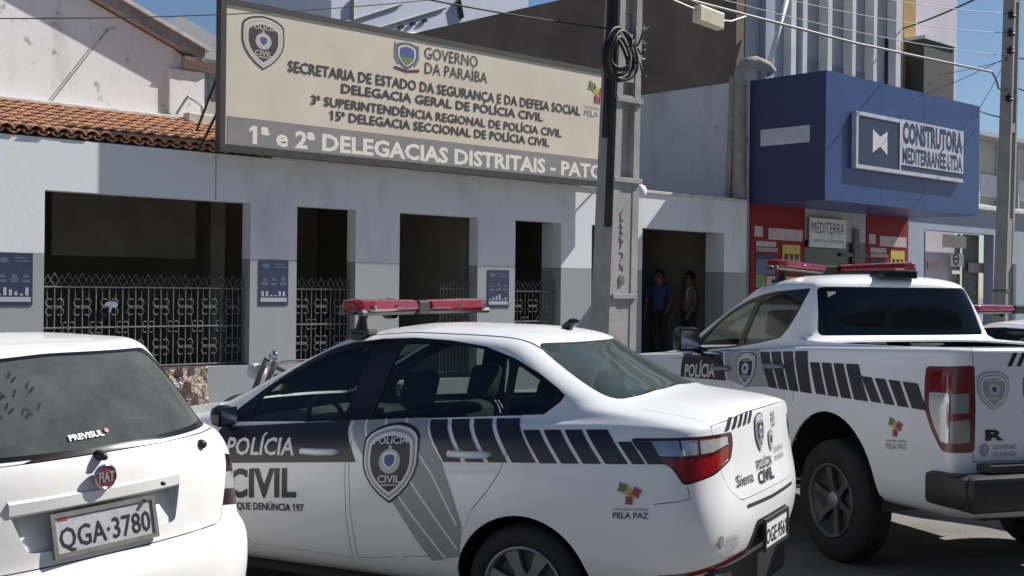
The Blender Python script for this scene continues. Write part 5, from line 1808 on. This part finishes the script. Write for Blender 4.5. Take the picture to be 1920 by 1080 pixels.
    parts = [('red_lens', 'lens_bright_red', DG((1741, 699), (1781, 698), (1781, 735), (1737, 735))), ('clear_lens', 'lens_clear', DG((1738, 738), (1779, 738), (1778, 833), (1762, 830), (1748, 800), (1738, 768))),
             ('smoke_lens', 'lens_smoke', DG((1784, 740), (1816, 738), (1816, 776), (1784, 776))), ('smoke_lens', 'lens_smoke', DG((1782, 790), (1817, 788), (1817, 831), (1781, 833)))]
    for pl in (DIAGL, DIAGR):
        lamp = take(body.bm, cut_region(body.bm, outer, pl, .05))
        got = [(nm, key, take(lamp, cut_region(lamp, round_poly(p, .01, 2), pl, .05))) for nm, key, p in parts]
        lo = solid_part('tail_lamp', lamp, M['lens_rim'], root, .02)
        for nm, key, nb in got:
            offset_mesh(nb, .003)
            solid_part(nm, nb, M[key], lo, .02)
    # tailgate, doors
    tg = body.panel('tailgate', round_poly([(.775, .78), (-.775, .78), (-.775, 1.41), (.775, 1.41)], .02, 2), REAR, gap=.005, keep=lambda f: f.calc_center_median().x < -1.05)
    bm = B(); box(bm, -1.215, -1.185, -.14, .14, 1.16, 1.24, .015)
    obj('tailgate_handle', bm, M['black_plastic'], tg, local=True)
    rd = [(.55, 1.325), (1.185, 1.245), (1.18, .9), (1.19, .55), (.62, .55), (.56, .75), (.50, .95), (.47, 1.15)]
    fd = [(1.195, 1.243), (2.13, 1.16), (2.13, .55), (1.20, .55), (1.19, .9)]
    for pl in (LEFT, RIGHT):
        s = 1 if pl is LEFT else -1
        for nm, poly, hx, hz in (('rear_door', rd, .62, 1.19), ('front_door', fd, 1.32, 1.13)):
            d = body.panel(nm, poly, pl, gap=.004, keep=lambda f: .45 < f.calc_center_median().z < 1.36)
            hit = body.tree.ray_cast(Vector((hx, 3*s, hz)), Vector((0, -s, 0)))[0]
            hb = B(); yy = hit.y
            tube(hb, [(hx+.11, yy-s*.004, hz-.004), (hx+.09, yy+s*.03, hz-.003), (hx, yy+s*.04, hz), (hx-.09, yy+s*.03, hz+.004), (hx-.11, yy-s*.004, hz+.005)], [.012, .018, .019, .018, .012], 10)
            obj('door_handle', hb, M['rim_grey'], d, local=True, smooth=True)
    body.seam([(.40, 1.335), (.395, 1.1), (.39, .97)], LEFT, .004)
    # livery
    def slants(tl, tr, bl, br, n, g):
        (a, b), (c, d), (e, f), (h, i) = tl, tr, bl, br
        out = []
        for k in range(n):
            t0, t1 = k/n, ((k+1-g)/n if k < n-1 else 1.0)
            out.append([(a+(c-a)*t0, b+(d-b)*t0), (a+(c-a)*t1, b+(d-b)*t1), (e+(h-e)*t1, f+(i-f)*t1), (e+(h-e)*t0, f+(i-f)*t0)])
        return out
    st = slants(*S((1419, 660), (1508, 658), (1442, 726), (1522, 738)), 4, .17) + slants(*S((1516, 679), (1606, 683), (1530, 738), (1627, 753)), 4, .2) + slants(*S((1613, 705), (1718, 719), (1633, 753), (1736, 770)), 4, .24)
    body.vinyl('livery_stripe', st, LEFT, M['livery_black'], .0035)
    body.vinyl('livery_sash', [S((1352, 656), (1415, 655), (1428, 690), (1440, 725), (1400, 725), (1365, 712))], LEFT, M['livery_grey'], .003)
    body.vinyl('livery_band', [S((1276, 662), (1348, 656), (1362, 714), (1276, 706))], LEFT, M['livery_plum'], .003)
    body.lettering('livery_lettering', 'POLÍCIA', S((1284, 706), (1340, 707), (1284, 683)), LEFT, M['livery_white'], bold=.02)
    body.emblem('police_badge', badge_layers(), S((1380, 726), (1416, 728), (1380, 660)), LEFT)
    body.emblem('peace_emblem', peace_logo_layers('livery_grey'), S((1660, 842), (1698, 844), (1661, 778)), LEFT)
    R = lambda *pp: [PK.rear(px, py, -1.2) for px, py in pp]
    body.emblem('police_badge', badge_layers('livery_grey', 'car_white'), R((1838, 770), (1893, 770), (1838, 696)), REAR)
    body.vinyl('livery_stripe', [[(a+.05, b-.075), (a+.022, b-.075), (a-.02, b), (a+.008, b)] for a, b in ((.515, 1.375), (.455, 1.375), (.395, 1.375), (.335, 1.375))], REAR, M['livery_black'], .003)
    for k, ch in enumerate('RANGER'):
        a = .705 - .258*k
        body.lettering('tailgate_lettering', ch, [(a, .90), (a-.12, .90), (a, .955)], REAR, M['black_gloss'], bold=.04)
    body.emblem('government_emblem', gov_logo_layers(), [(.735, .80), (.50, .80), (.735, .895)], REAR)
    body.lettering('livery_lettering', 'POLÍCIA', [(.46, 1.14), (-.46, 1.14), (.46, 1.235)], REAR, M['livery_black'], bold=.02)
    body.lettering('livery_lettering', 'CIVIL', [(.46, 1.0), (-.30, 1.0), (.46, 1.10)], REAR, M['livery_black'], bold=.03)
    body.finish()
    # bumper
    bm = B()
    box(bm, -1.36, -1.16, -.93, .93, .53, .73, .045)
    box(bm, -1.32, -.98, .80, .95, .54, .72, .03); box(bm, -1.32, -.98, -.95, -.80, .54, .72, .03)
    bp = obj('rear_bumper', bm, M['black_plastic'], root, local=True, smooth=True, sharp=40)
    bm = B(); box(bm, -1.30, -1.17, -.75, .75, .738, .775)
    obj('bumper_step', bm, M['black_plastic'], bp, local=True)
    plate(root, (-1.363, 0, .63), (0, -1, 0), (0, 0, 1), (-1, 0, 0), 'OFX·7712' if 0 else 'OGE·2210', mat_key='plate_white', frame='black_plastic')
    bm = B(); box(bm, .50, .66, -.17, .115, 1.795, 1.85, .008)
    obj('brake_light', bm, M['black_gloss'], root, local=True)
    bm = B()
    box(bm, .45, 2.6, -.74, .74, .42, .60)
    box(bm, -1.0, .4, -.55, .55, .42, .62)
    tube(bm, [(-.1, -.8, .385), (-.1, .8, .385)], .07, 8)
    obj('underbody', bm, M['shell_inside'], root, local=True)
    for xx in (0, 3.22):
        wheel(root, xx, .875, .385, .235, .21, 1, 'alloy')
        wheel(root, xx, -.875, .385, .235, .21, -1, 'alloy')
    for xx, yy in ((1.55, .38), (1.55, -.38), (.80, .38), (.80, -.38)): seat(root, xx, yy, .72)
    bm = B(); box(bm, 2.0, 2.45, -.68, .68, .95, 1.22, .06)
    obj('dashboard', bm, M['interior'], root, local=True)
    for s in (1, -1):
        bm = B()
        box(bm, 1.63, 1.74, s*1.0-.10, s*1.0+.10, 1.235, 1.42, .04)
        tube(bm, [(1.72, s*.82, 1.23), (1.69, s*.93, 1.26)], .03, 8)
        mr = obj('wing_mirror', bm, M['black_gloss'], root, local=True, smooth=True, sharp=40)
        bm = B(); quad_face(bm, [(1.627, s*1.0-.075, 1.26), (1.627, s*1.0+.075, 1.26), (1.627, s*1.0+.075, 1.395), (1.627, s*1.0-.075, 1.395)])
        obj('mirror_glass', bm, M['chrome'], mr, local=True)
    light_bar(root, 1.38, 1.868, .62, .24, .03, 1.77, depth=.11, h=.030)
    return root
pickup = build_pickup()

# ================================================================ white hatchback in the left corner
_o = EYEP + RGT*(-1.405) + FWD*4.4
PL = Pose(-52, origin=(0, 0, 0))
_o = _o + PL.f*.66; _o.z = 0
PL = Pose(-52, origin=_o)
def build_hatch():
    root = thing('hatchback_car', 'white unmarked hatchback with dusty rear window, dark tail lamps and silver grey plate', 'car', PL.o, PL.rz)
    root.rotation_euler = (-.042, 0, PL.rz)
    belt = [(-.62, 1.10), (.3, 1.02), (1.6, .96), (2.6, .87), (3.0, .78)]
    up = lambda d: [(x, z+d) for x, z in belt]
    K = dict(ar=.44, af=.6, nr=2.5)
    loops = [
        half_outline(-.4, 2.9, .4, .25),
        half_outline(-.55, 3.0, .70, .25, **K),
        half_outline(-.67, 3.08, .80, .34, **K),
        half_outline(-.715, 3.12, .832, .47, **K),
        half_outline(-.72, 3.12, .84, [(-.7, .64), (3, .60)], **K),
        half_outline(-.695, 3.10, .838, [(-.7, .685), (3, .66)], **K),
        half_outline(-.655, 3.08, .834, [(-.7, .73), (3, .70)], **K),
        half_outline(-.648, 3.06, .83, [(-.7, .90), (3, .76)], **K),
        half_outline(-.635, 3.0, .81, [(-.7, 1.03), (.3, .95), (3, .80)], **K),
        half_outline(-.605, 2.9, .77, belt, **K),
        half_outline(-.58, 2.05, .715, up(.03), .44, .4, 2.4),
        half_outline(-.455, 1.55, .665, [(-.45, 1.275), (.6, 1.24), (1.5, 1.22)], .42, .36, 2.4),
        half_outline(-.305, 1.18, .60, [(-.3, 1.425), (.5, 1.43), (1.1, 1.38)], .38, .3, 2.5),
        half_outline(-.255, 1.12, .555, [(-.25, 1.455), (.5, 1.455), (1.1, 1.40)], .36, .3, 2.6),
        half_outline(-.08, 1.0, .36, [(-.1, 1.47), (.5, 1.475), (1.0, 1.43)], .3, .3),
        half_outline(.1, .9, .06, [(0, 1.476), (.5, 1.48), (.9, 1.455)], .1, .1),
    ]
    bm = shell(loops, {3: .2, 5: .5, 6: .4, 9: .2, 10: .5, 12: .4, 13: .5})
    body = Body(root, bm, M['car_dusty'])
    for xx in (0, 2.37):
        for pl in (LEFT, RIGHT): body.hole(arch_poly(xx, .33, .29, .1), pl, keep=lambda f: f.calc_center_median().z < .8)
        wheel_well(root, xx, .33, .29, .42, .76)
    rk = lambda f: f.calc_center_median().x < .2
    rg = round_poly([(.635, 1.125), (.0, 1.112), (-.635, 1.125), (-.58, 1.27), (-.475, 1.412), (0, 1.428), (.475, 1.412), (.58, 1.27)], .05, 3)
    # glossy black surround, then the pane
    sur = round_poly([(.685, 1.108), (.0, 1.097), (-.685, 1.108), (-.625, 1.27), (-.51, 1.422), (0, 1.438), (.51, 1.422), (.625, 1.27)], .05, 3)
    new = take(body.bm, cut_region(body.bm, sur, REAR, .04, rk))
    gl = take(new, cut_region(new, rg, REAR, .04, rk))
    solid_part('window_surround', new, M['black_gloss'], root, .01)
    offset_mesh(gl, -.002)
    rw = obj('rear_window', gl, M['glass_dusty'], root, local=True, smooth=True)
    body.panel('windscreen', round_poly([(.62, 1.03), (-.62, 1.03), (-.5, 1.37), (.5, 1.37)], .05), FRONT, M['glass_tint'], gap=.004, lift=-.003, keep=lambda f: f.calc_center_median().x > .9, glass=True)
    sw = round_poly([(1.42, 1.05), (1.0, 1.38), (.35, 1.41), (.02, 1.36), (.0, 1.09), (.8, 1.03)], .05)
    for pl in (LEFT, RIGHT):
        body.panel('side_window', sw, pl, M['glass_tint'], gap=.005, lift=-.003, keep=lambda f: f.calc_center_median().z > .99, glass=True)
        body.panel('door', [(.02, 1.0), (1.35, .97), (1.4, .45), (.35, .40), (.30, .6), (.1, .75)], pl, gap=.004, keep=lambda f: .3 < f.calc_center_median().z < 1.02)
    # hatch panel with its plate recess
    hk = lambda f: f.calc_center_median().x < -.3
    lid = round_poly([(.66, 1.094), (-.66, 1.094), (-.65, .95), (-.56, .735), (.56, .735), (.65, .95)], .03, 3)
    fs = cut_region(body.bm, lid, REAR, .1, hk)
    hb = take(body.bm, fs)
    keep_ = set(cut_region(hb, inset_poly(lid, .004), REAR, .1))
    bmesh.ops.delete(hb, geom=[f for f in hb.faces if f not in keep_], context='FACES')
    rec = round_poly([(.36, .955), (-.34, .955), (-.30, .79), (.30, .79)], .03, 3)
    rf = cut_region(hb, rec, REAR, .1)
    r = bmesh.ops.extrude_face_region(hb, geom=rf)
    mv_ = [g for g in r['geom'] if isinstance(g, bmesh.types.BMVert)]
    for v in mv_:
        v.co.x += .08 * max(.2, min(1, (v.co.z-.78)/.14))
    bmesh.ops.delete(hb, geom=[f for f in rf if f.is_valid], context='FACES')
    bmesh.ops.recalc_face_normals(hb, faces=hb.faces)
    hatch = solid_part('tailgate', hb, M['car_dusty'], root, .008, sharp=30)
    bm = B()                                # the white handle bar over the plate
    prism(bm, [(-.668, .978), (-.682, .968), (-.680, .930), (-.666, .920), (-.63, .93), (-.63, .985)], lambda u, v, w: Vector((u + .02*(2*w-1)**2, -.335+.69*w, v - .0*w)), 1)
    bmesh.ops.subdivide_edges(bm, edges=[e for e in bm.edges if abs(e.verts[0].co.y-e.verts[1].co.y) > .5], cuts=8)
    for v in bm.verts: v.co.x += .022*((v.co.y-.01)/.345)**2 + .016
    bmesh.ops.recalc_face_normals(bm, faces=bm.faces)
    hd = obj('handle_bar', bm, M['car_dusty'], hatch, local=True, smooth=True, sharp=40)
    c = Vector((-.645, .005, .835))
    plate(root, c, (0, -1, 0), Vector((.17, 0, 1)).normalized(), Vector((-1, 0, .17)).normalized(), 'QGA·3780', frame='iron', bold=.012)
    bm = B()
    prism(bm, [(.19, .885), (.15, .885), (.165, .91)], lambda u, v, q: Vector((-.645-q+(v-.835)*.17, u, v)), .006)
    obj('plate_seal', bm, M['red_ink'], root, local=True)
    bm = B()
    lathe(bm, [(.038, .010), (.044, .0), (.046, -.008), (.040, -.013), (.036, -.010), (.001, -.012)], 28, 'X', (-.652, .008, 1.015))
    em = obj('maker_emblem', bm, M['maroon'], root, local=True, smooth=True, sharp=40)
    bm = B(); lathe(bm, [(.040, -.0135), (.046, -.0085)], 28, 'X', (-.652, .008, 1.015))
    obj('emblem_ring', bm, M['chrome'], em, local=True)
    bm = B(); flat_text(bm, 'FIAT', (-.652, .008+.031, .998), (-.652, .008-.031, .998), (-.652, .008+.031, 1.032), (-1, 0, 0), .0132, .0006, .03)
    obj('emblem_lettering', bm, M['chrome'], em, local=True)
    bm = B(); tube(bm, [(-.60, .0, 1.085), (-.635, 0, 1.085), (-.65, 0, 1.08)], [.020, .017, .010], 10)
    obj('washer_nozzle', bm, M['black_plastic'], root, local=True, smooth=True)
    bm = B(); lathe(bm, [(.001, -.016), (.014, -.015), (.018, -.006), (.018, .01)], 16, 'X', (-.56, -.49, 1.055))
    obj('hatch_hinge_cap', bm, M['black_plastic'], root, local=True, smooth=True)
    bm = B(); lathe(bm, [(.001, -.004), (.007, -.003), (.008, .01)], 12, 'X', (-.682, -.22, .955))
    obj('key_lock', bm, M['black_plastic'], root, local=True, smooth=True)
    body.lettering('sticker_lettering', 'PREVISUL', [(.085, 1.142), (-.055, 1.145), (.085, 1.160)], REAR, M['plate_white'], bold=.03)
    body.vinyl('sticker_mark', [circle_outline(-.073, 1.160, .009, .008, 8)], REAR, M['red_ink'])
    # wiped finger marks in the dust
    random.seed(11)
    marks = []
    for row, (y0_, y1_, z_) in enumerate(((.52, .16, 1.375), (.50, .10, 1.315), (.42, .08, 1.255))):
        y = y0_
        while y > y1_:
            a = random.uniform(-.012, .012)
            marks.append(strip_poly([(y, z_+a), (y-.018, z_+.022+a), (y-.034, z_+a-.006)][:random.choice((2, 3))], .003))
            if random.random() < .3: marks.append(strip_poly([(y-.006, z_-.012+a), (y-.030, z_+.004+a)], .0035))
            y -= random.uniform(.045, .075)
    body.vinyl('finger_mark', marks, REAR, M['glass_dark_mark'], .0015, rw)
    # tail lamps
    def DR(*pp):
        r = []
        for px, py in pp:
            q = PL.hit(px, py, (-.70711, -.70711, 0), .80)
            r.append((q.x*.70711 - q.y*.70711, q.z - .02))
        return r
    lampo = round_poly(DR((393, 802), (410, 812), (430, 850), (470, 880), (470, 950), (412, 946), (410, 900), (404, 850)), .015, 3)
    refl = round_poly(DR((412, 885), (450, 885), (450, 918), (412, 915)), .01, 2)
    for pl in (DIAGR, DIAGL):
        lamp = take(body.bm, cut_region(body.bm, lampo, pl, .05))
        cl = take(lamp, cut_region(lamp, refl, pl, .05))
        lo = solid_part('tail_lamp', lamp, M['lens_maroon'], root, .02)
        solid_part('clear_lens', cl, M['lens_clear'], lo, .02)
    body.finish()
    bm = B(); box(bm, -.3, 2.6, -.66, .66, .20, .34)
    obj('underbody', bm, M['shell_inside'], root, local=True)
    for xx in (0, 2.37):
        wheel(root, xx, .775, .29, .19, .17, 1); wheel(root, xx, -.775, .29, .19, .17, -1)
    for xx, yy in ((.95, .36), (.95, -.36), (.2, .36), (.2, -.36)): seat(root, xx, yy, .40)
    bm = B(); box(bm, 1.4, 1.9, -.62, .62, .70, .98, .05)
    obj('dashboard', bm, M['interior'], root, local=True)
    return root
M['glass_dark_mark'] = glass_mat('wiped streak in dust', (.42, .44, .44), .3)
M['glass_dark_mark'].node_tree.nodes['Mix Shader'].inputs[0].default_value = 0
for l in list(M['glass_dark_mark'].node_tree.links):
    if l.from_node.type == 'FRESNEL': M['glass_dark_mark'].node_tree.links.remove(l)
M['glass_dark_mark'].node_tree.nodes['Mix Shader'].inputs[0].default_value = .02
M['lens_maroon'] = mat('dark maroon lamp lens', (.035, .008, .013), .2, coat=.5, noise=20, col2=(.02, .006, .01))
hatchback = build_hatch()

# ================================================================ second police sedan beyond the pickup
far_car = copy_tree(sedan)
far_car['label'] = 'police car mostly hidden behind the pickup, only red light bar and white roof showing'
a10 = math.radians(14)
far_car.rotation_euler = (0, 0, PI/2 - a10)
c = atD(1895, 580, 11.0)
far_car.location = (c.x - 1.13*math.sin(a10), c.y - 1.13*math.cos(a10), -.03)

# ================================================================ motorcycle on the pavement behind the sedan
def build_motorcycle():
    mx = atD(513, 668, 11.2)
    t = thing('motorcycle', 'parked motorcycle behind the police sedan, only its round mirror and headlamp showing', 'motorcycle', (mx.x, mx.y, .13))
    X, Y, Zm = mx.x, mx.y, mx.z
    for nm, wx in (('front_wheel', X-.42), ('rear_wheel', X+.86)):
        bm = B(); lathe(bm, [(.29, -.03), (.31, -.045), (.285, -.05), (.24, -.035), (.24, .035), (.285, .05), (.31, .045), (.29, .03)], 32, 'Y', (wx, Y-.2, .435), closed=True)
        w = obj(nm, bm, M['rubber'], t, smooth=True)
        bm = B()
        for k in range(10): tube(bm, [(wx, Y-.2, .435), (wx+.25*math.cos(PI*k/5), Y-.2, .435+.25*math.sin(PI*k/5))], .007, 4)
        lathe(bm, [(.05, -.06), (.05, .06)], 12, 'Y', (wx, Y-.2, .435), caps=True)
        obj('spokes', bm, M['rim_grey'], w)
    bm = B()
    lathe(bm, [(.001, -.30), (.07, -.28), (.13, -.12), (.14, .05), (.09, .22), (.001, .25)], 16, 'X', (X+.3, Y-.2, .80))
    obj('fuel_tank', bm, M['black_plastic'], t, smooth=True)
    bm = B(); box(bm, X+.47, X+1.05, Y-.32, Y-.08, .78, .87, .035)
    obj('seat', bm, M['interior'], t, smooth=True)
    bm = B()
    box(bm, X+.08, X+.50, Y-.32, Y-.08, .42, .72, .04)
    obj('engine', bm, M['rim_dark'], t)
    bm = B()
    for dy in (-.28, -.12): tube(bm, [(X-.42, Y+dy, .435), (X-.16, Y+dy, 1.02)], .025, 8)
    tube(bm, [(X-.1, Y-.2, .98), (X+.4, Y-.2, .76), (X+.86, Y-.2, .44)], .03, 8); tube(bm, [(X-.1, Y-.2, .9), (X+.1, Y-.2, .45), (X+.6, Y-.2, .42)], .025, 8)
    obj('frame', bm, M['iron'], t)
    bm = B()
    tube(bm, [(X+.05, Y+.13, 1.0), (X-.08, Y+.02, 1.03), (X-.14, Y-.2, 1.0), (X-.08, Y-.42, 1.03), (X+.05, Y-.53, 1.0)], .014, 8)
    obj('handlebar', bm, M['chrome'], t, smooth=True)
    bm = B()
    h = atD(479, 692, 11.2)
    lathe(bm, [(.001, -.06), (.06, -.05), (.075, 0), (.05, .09), (.001, .1)], 16, 'X', (h.x, h.y, h.z-.02))
    obj('headlamp', bm, M['white_trim'], t, smooth=True)
    for s, yy in ((0, Y),):
        bm = B()
        lathe(bm, [(.001, -.03), (.04, -.022), (.055, 0), (.05, .012), (.001, .014)], 16, 'X', (X, yy, Zm))
        tube(bm, [(X-.10, yy+(-.02 if not s else .02), 1.03), (X-.05, yy, Zm-.09), (X, yy, Zm-.03)], .008, 6)
        obj('mirror', bm, M['chrome'], t, smooth=True)
    return t
build_motorcycle()

# ================================================================ people in the doorway
def skin_body(name, label, loc, rz, J, E_, R_, colours, group=None):
    """One continuous figure grown from a skeleton; colours: list of (test(x, y, z), material)."""
    me = bpy.data.meshes.new(name)
    me.from_pydata([J[k] for k in J], [(list(J).index(a), list(J).index(b)) for a, b in E_], [])
    o = bpy.data.objects.new(name, me)
    COL.objects.link(o)
    md = o.modifiers.new('skin', 'SKIN')
    for i, k in enumerate(J):
        r = R_[k]
        me.skin_vertices[0].data[i].radius = r if isinstance(r, tuple) else (r, r)
        me.skin_vertices[0].data[i].use_root = (k == 'pelvis')
    sb = o.modifiers.new('sub', 'SUBSURF'); sb.levels = 2; sb.render_levels = 2
    dg = bpy.context.evaluated_depsgraph_get()
    me2 = bpy.data.meshes.new_from_object(o.evaluated_get(dg))
    bpy.data.objects.remove(o)
    for p in me2.polygons: p.use_smooth = True
    me2.materials.clear()
    for _, m in colours: me2.materials.append(m)
    for p in me2.polygons:
        c = p.center
        for i, (t, m) in enumerate(colours):
            if t(c.x, c.y, c.z): p.material_index = i; break
    b = bpy.data.objects.new(name, me2)
    b.name = name
    COL.objects.link(b)
    b.location = loc
    b.rotation_euler = (0, 0, rz)
    return tag(b, label, 'person', group)
def person(label, loc, rz, h, shirt, arm=(.0, .0), strap=False):
    k = h/1.75
    J = {'pelvis': (0, 0, .93), 'belly': (.01, 0, 1.08), 'chest': (.015, 0, 1.28), 'neck': (.0, 0, 1.47), 'jaw': (.025, 0, 1.555), 'head': (.01, 0, 1.64), 'crown': (.0, 0, 1.71), 'nose': (.105, 0, 1.60)}
    R_ = {'pelvis': (.13, .17), 'belly': (.11, .155), 'chest': (.115, .18), 'neck': .058, 'jaw': .075, 'head': .095, 'crown': .07, 'nose': .016}
    E_ = [('pelvis', 'belly'), ('belly', 'chest'), ('chest', 'neck'), ('neck', 'jaw'), ('jaw', 'head'), ('head', 'crown'), ('jaw', 'nose')]
    for s, n in ((1, 'l'), (-1, 'r')):
        a = arm[0 if s > 0 else 1]
        J.update({n+'sh': (.0, s*.19, 1.40), n+'el': (-.02+.10*a, s*.245, 1.14+.03*a), n+'wr': (.04+.28*a, s*.235, .90+.20*a), n+'palm': (.07+.34*a, s*.23, .83+.24*a),
                  n+'hip': (0, s*.10, .88), n+'kn': (.02, s*.105, .50), n+'an': (-.01, s*.11, .09), n+'toe': (.15, s*.13, .035)})
        R_.update({n+'sh': .062, n+'el': .043, n+'wr': .030, n+'palm': (.034, .02), n+'hip': .09, n+'kn': .06, n+'an': .042, n+'toe': .035})
        E_ += [('chest', n+'sh'), (n+'sh', n+'el'), (n+'el', n+'wr'), (n+'wr', n+'palm'), ('pelvis', n+'hip'), (n+'hip', n+'kn'), (n+'kn', n+'an'), (n+'an', n+'toe')]
        px_, py_, pz_ = J[n+'palm']
        for q in range(5):
            if q < 4:
                dx = -.028+.019*q
                J[n+'f%d' % q] = (px_+dx+.01, py_-s*.004, pz_-.05-.008*(q in (1, 2))); J[n+'g%d' % q] = (px_+dx+.015, py_-s*.018, pz_-.088-.010*(q in (1, 2)))
            else:
                J[n+'f4'] = (px_+.035, py_-s*.012, pz_-.015); J[n+'g4'] = (px_+.048, py_-s*.02, pz_-.05)
            R_[n+'f%d' % q] = .0095; R_[n+'g%d' % q] = .0075
            E_ += [(n+'palm', n+'f%d' % q), (n+'f%d' % q, n+'g%d' % q)]
    J = {a: tuple(c*k for c in b) for a, b in J.items()}
    R_ = {a: (tuple(c*k for c in b) if isinstance(b, tuple) else b*k) for a, b in R_.items()}
    shoe = M['ink']
    col = [(lambda x, y, z: z < .07*k, shoe), (lambda x, y, z: z < .97*k and abs(y) < .195*k, M['trousers']), (lambda x, y, z: .9*k < z < 1.46*k and (abs(y) < .20*k or z > 1.20*k), shirt), (lambda x, y, z: True, M['skin'])]
    p = skin_body('person', label, loc, rz, J, E_, R_, col)
    bm = B()
    bmesh.ops.create_icosphere(bm, subdivisions=3, radius=1)
    for v in list(bm.verts):
        v.co = Vector((v.co.x*.112-.012, v.co.y*.098, 1.655+v.co.z*.115))*k
    bmesh.ops.delete(bm, geom=[v for v in bm.verts if v.co.z < 1.60*k or (v.co.x > .06*k and v.co.z < 1.69*k)], context='VERTS')
    h_ = obj('hair', bm, M['hair'], None, local=True, smooth=True)
    h_.parent = p
    for s in (1, -1):
        bm = B(); bmesh.ops.create_icosphere(bm, subdivisions=1, radius=.010*k)
        for v in bm.verts: v.co += Vector((.098, s*.033, 1.635))*k
        e = obj('eye', bm, M['ink'], None, local=True, smooth=True); e.parent = p
    bm = B(); box(bm, .085*k, .098*k, -.024*k, .024*k, 1.552*k, 1.56*k)
    e = obj('mouth', bm, M['maroon'], None, local=True); e.parent = p
    if strap:
        bm = B()
        tube(bm, [(-.10*k, .12*k, 1.18*k), (-.09*k, .12*k, 1.40*k), (0, .12*k, 1.475*k), (.10*k, .11*k, 1.40*k), (.125*k, .10*k, 1.2*k)], .020, 6)
        e = obj('shoulder_strap', bm, M['strap'], None, local=True, smooth=True); e.parent = p
    return p
person('person in a blue shirt standing back inside the open doorway', (18.25, 15.25, .34), math.radians(205), 1.74, M['shirt_blue'], (.6, .2))
person('person in a taupe shirt with a pale shoulder strap at the doorway', (18.55, 14.75, .34), math.radians(160), 1.70, M['shirt_brown'], (.3, .5), True)
# ================================================================ the row of houses across the street
def row_house(label, x0, x1, y, h, key, roof_key, doors, wins):
    t = thing('row_house', label, 'house', ((x0+x1)/2, y, 0), 0, 'houses across the street')
    bm = B(); box(bm, x0, x1, y-8, y, 0, h)
    obj('wall', bm, M[key], t)
    bm = B(); box(bm, x0-.1, x1+.1, y-8, y+.18, h+.003, h+.25, .03)
    obj('cornice', bm, M[roof_key], t)
    for a in doors:
        bm = B(); box(bm, a, a+1.1, y+.004, y+.05, .13, 2.4); obj('door', bm, M['window_dark'], t)
    for a, z in wins:
        bm = B(); box(bm, a, a+1.3, y+.004, y+.05, z, z+1.3)
        w = obj('window', bm, M['window_grey'], t)
        bm = B(); box(bm, a-.1, a+1.4, y+.004, y+.14, z-.12, z-.004); obj('sill', bm, M['white_trim'], w)
YO = -7.5
row_house('pale ochre low house across the street', -26, -15.02, YO, 4.2, 'beige', 'white_trim', (-24, -19), ((-22, 1.2), (-17.5, 1.2)))
row_house('white two storey house across the street', -15, -5.02, YO, 7.0, 'blue_white', 'fin', (-13, -8), ((-11, 1.2), (-13, 4.4), (-10, 4.4), (-7.5, 4.4)))
row_house('pale green low house across the street', -5, 3.98, YO, 3.9, 'green_house', 'white_trim', (-3, 1.5), ((-1.2, 1.2),))
row_house('mauve two storey house across the street', 4, 13.98, YO, 6.4, 'mauve', 'fin', (6, 11), ((8, 1.2), (5.5, 4.2), (8.5, 4.2), (11.5, 4.2)))
row_house('ochre low shop across the street', 14, 26, YO, 4.4, 'ochre', 'white_trim', (16, 20), ((22.5, 1.2),))
bm = B(); box(bm, -60, 80, YO-.1, YO+2.2, -.2, .13)
tag(obj('pavement', bm, M['pavement']), kind='structure')
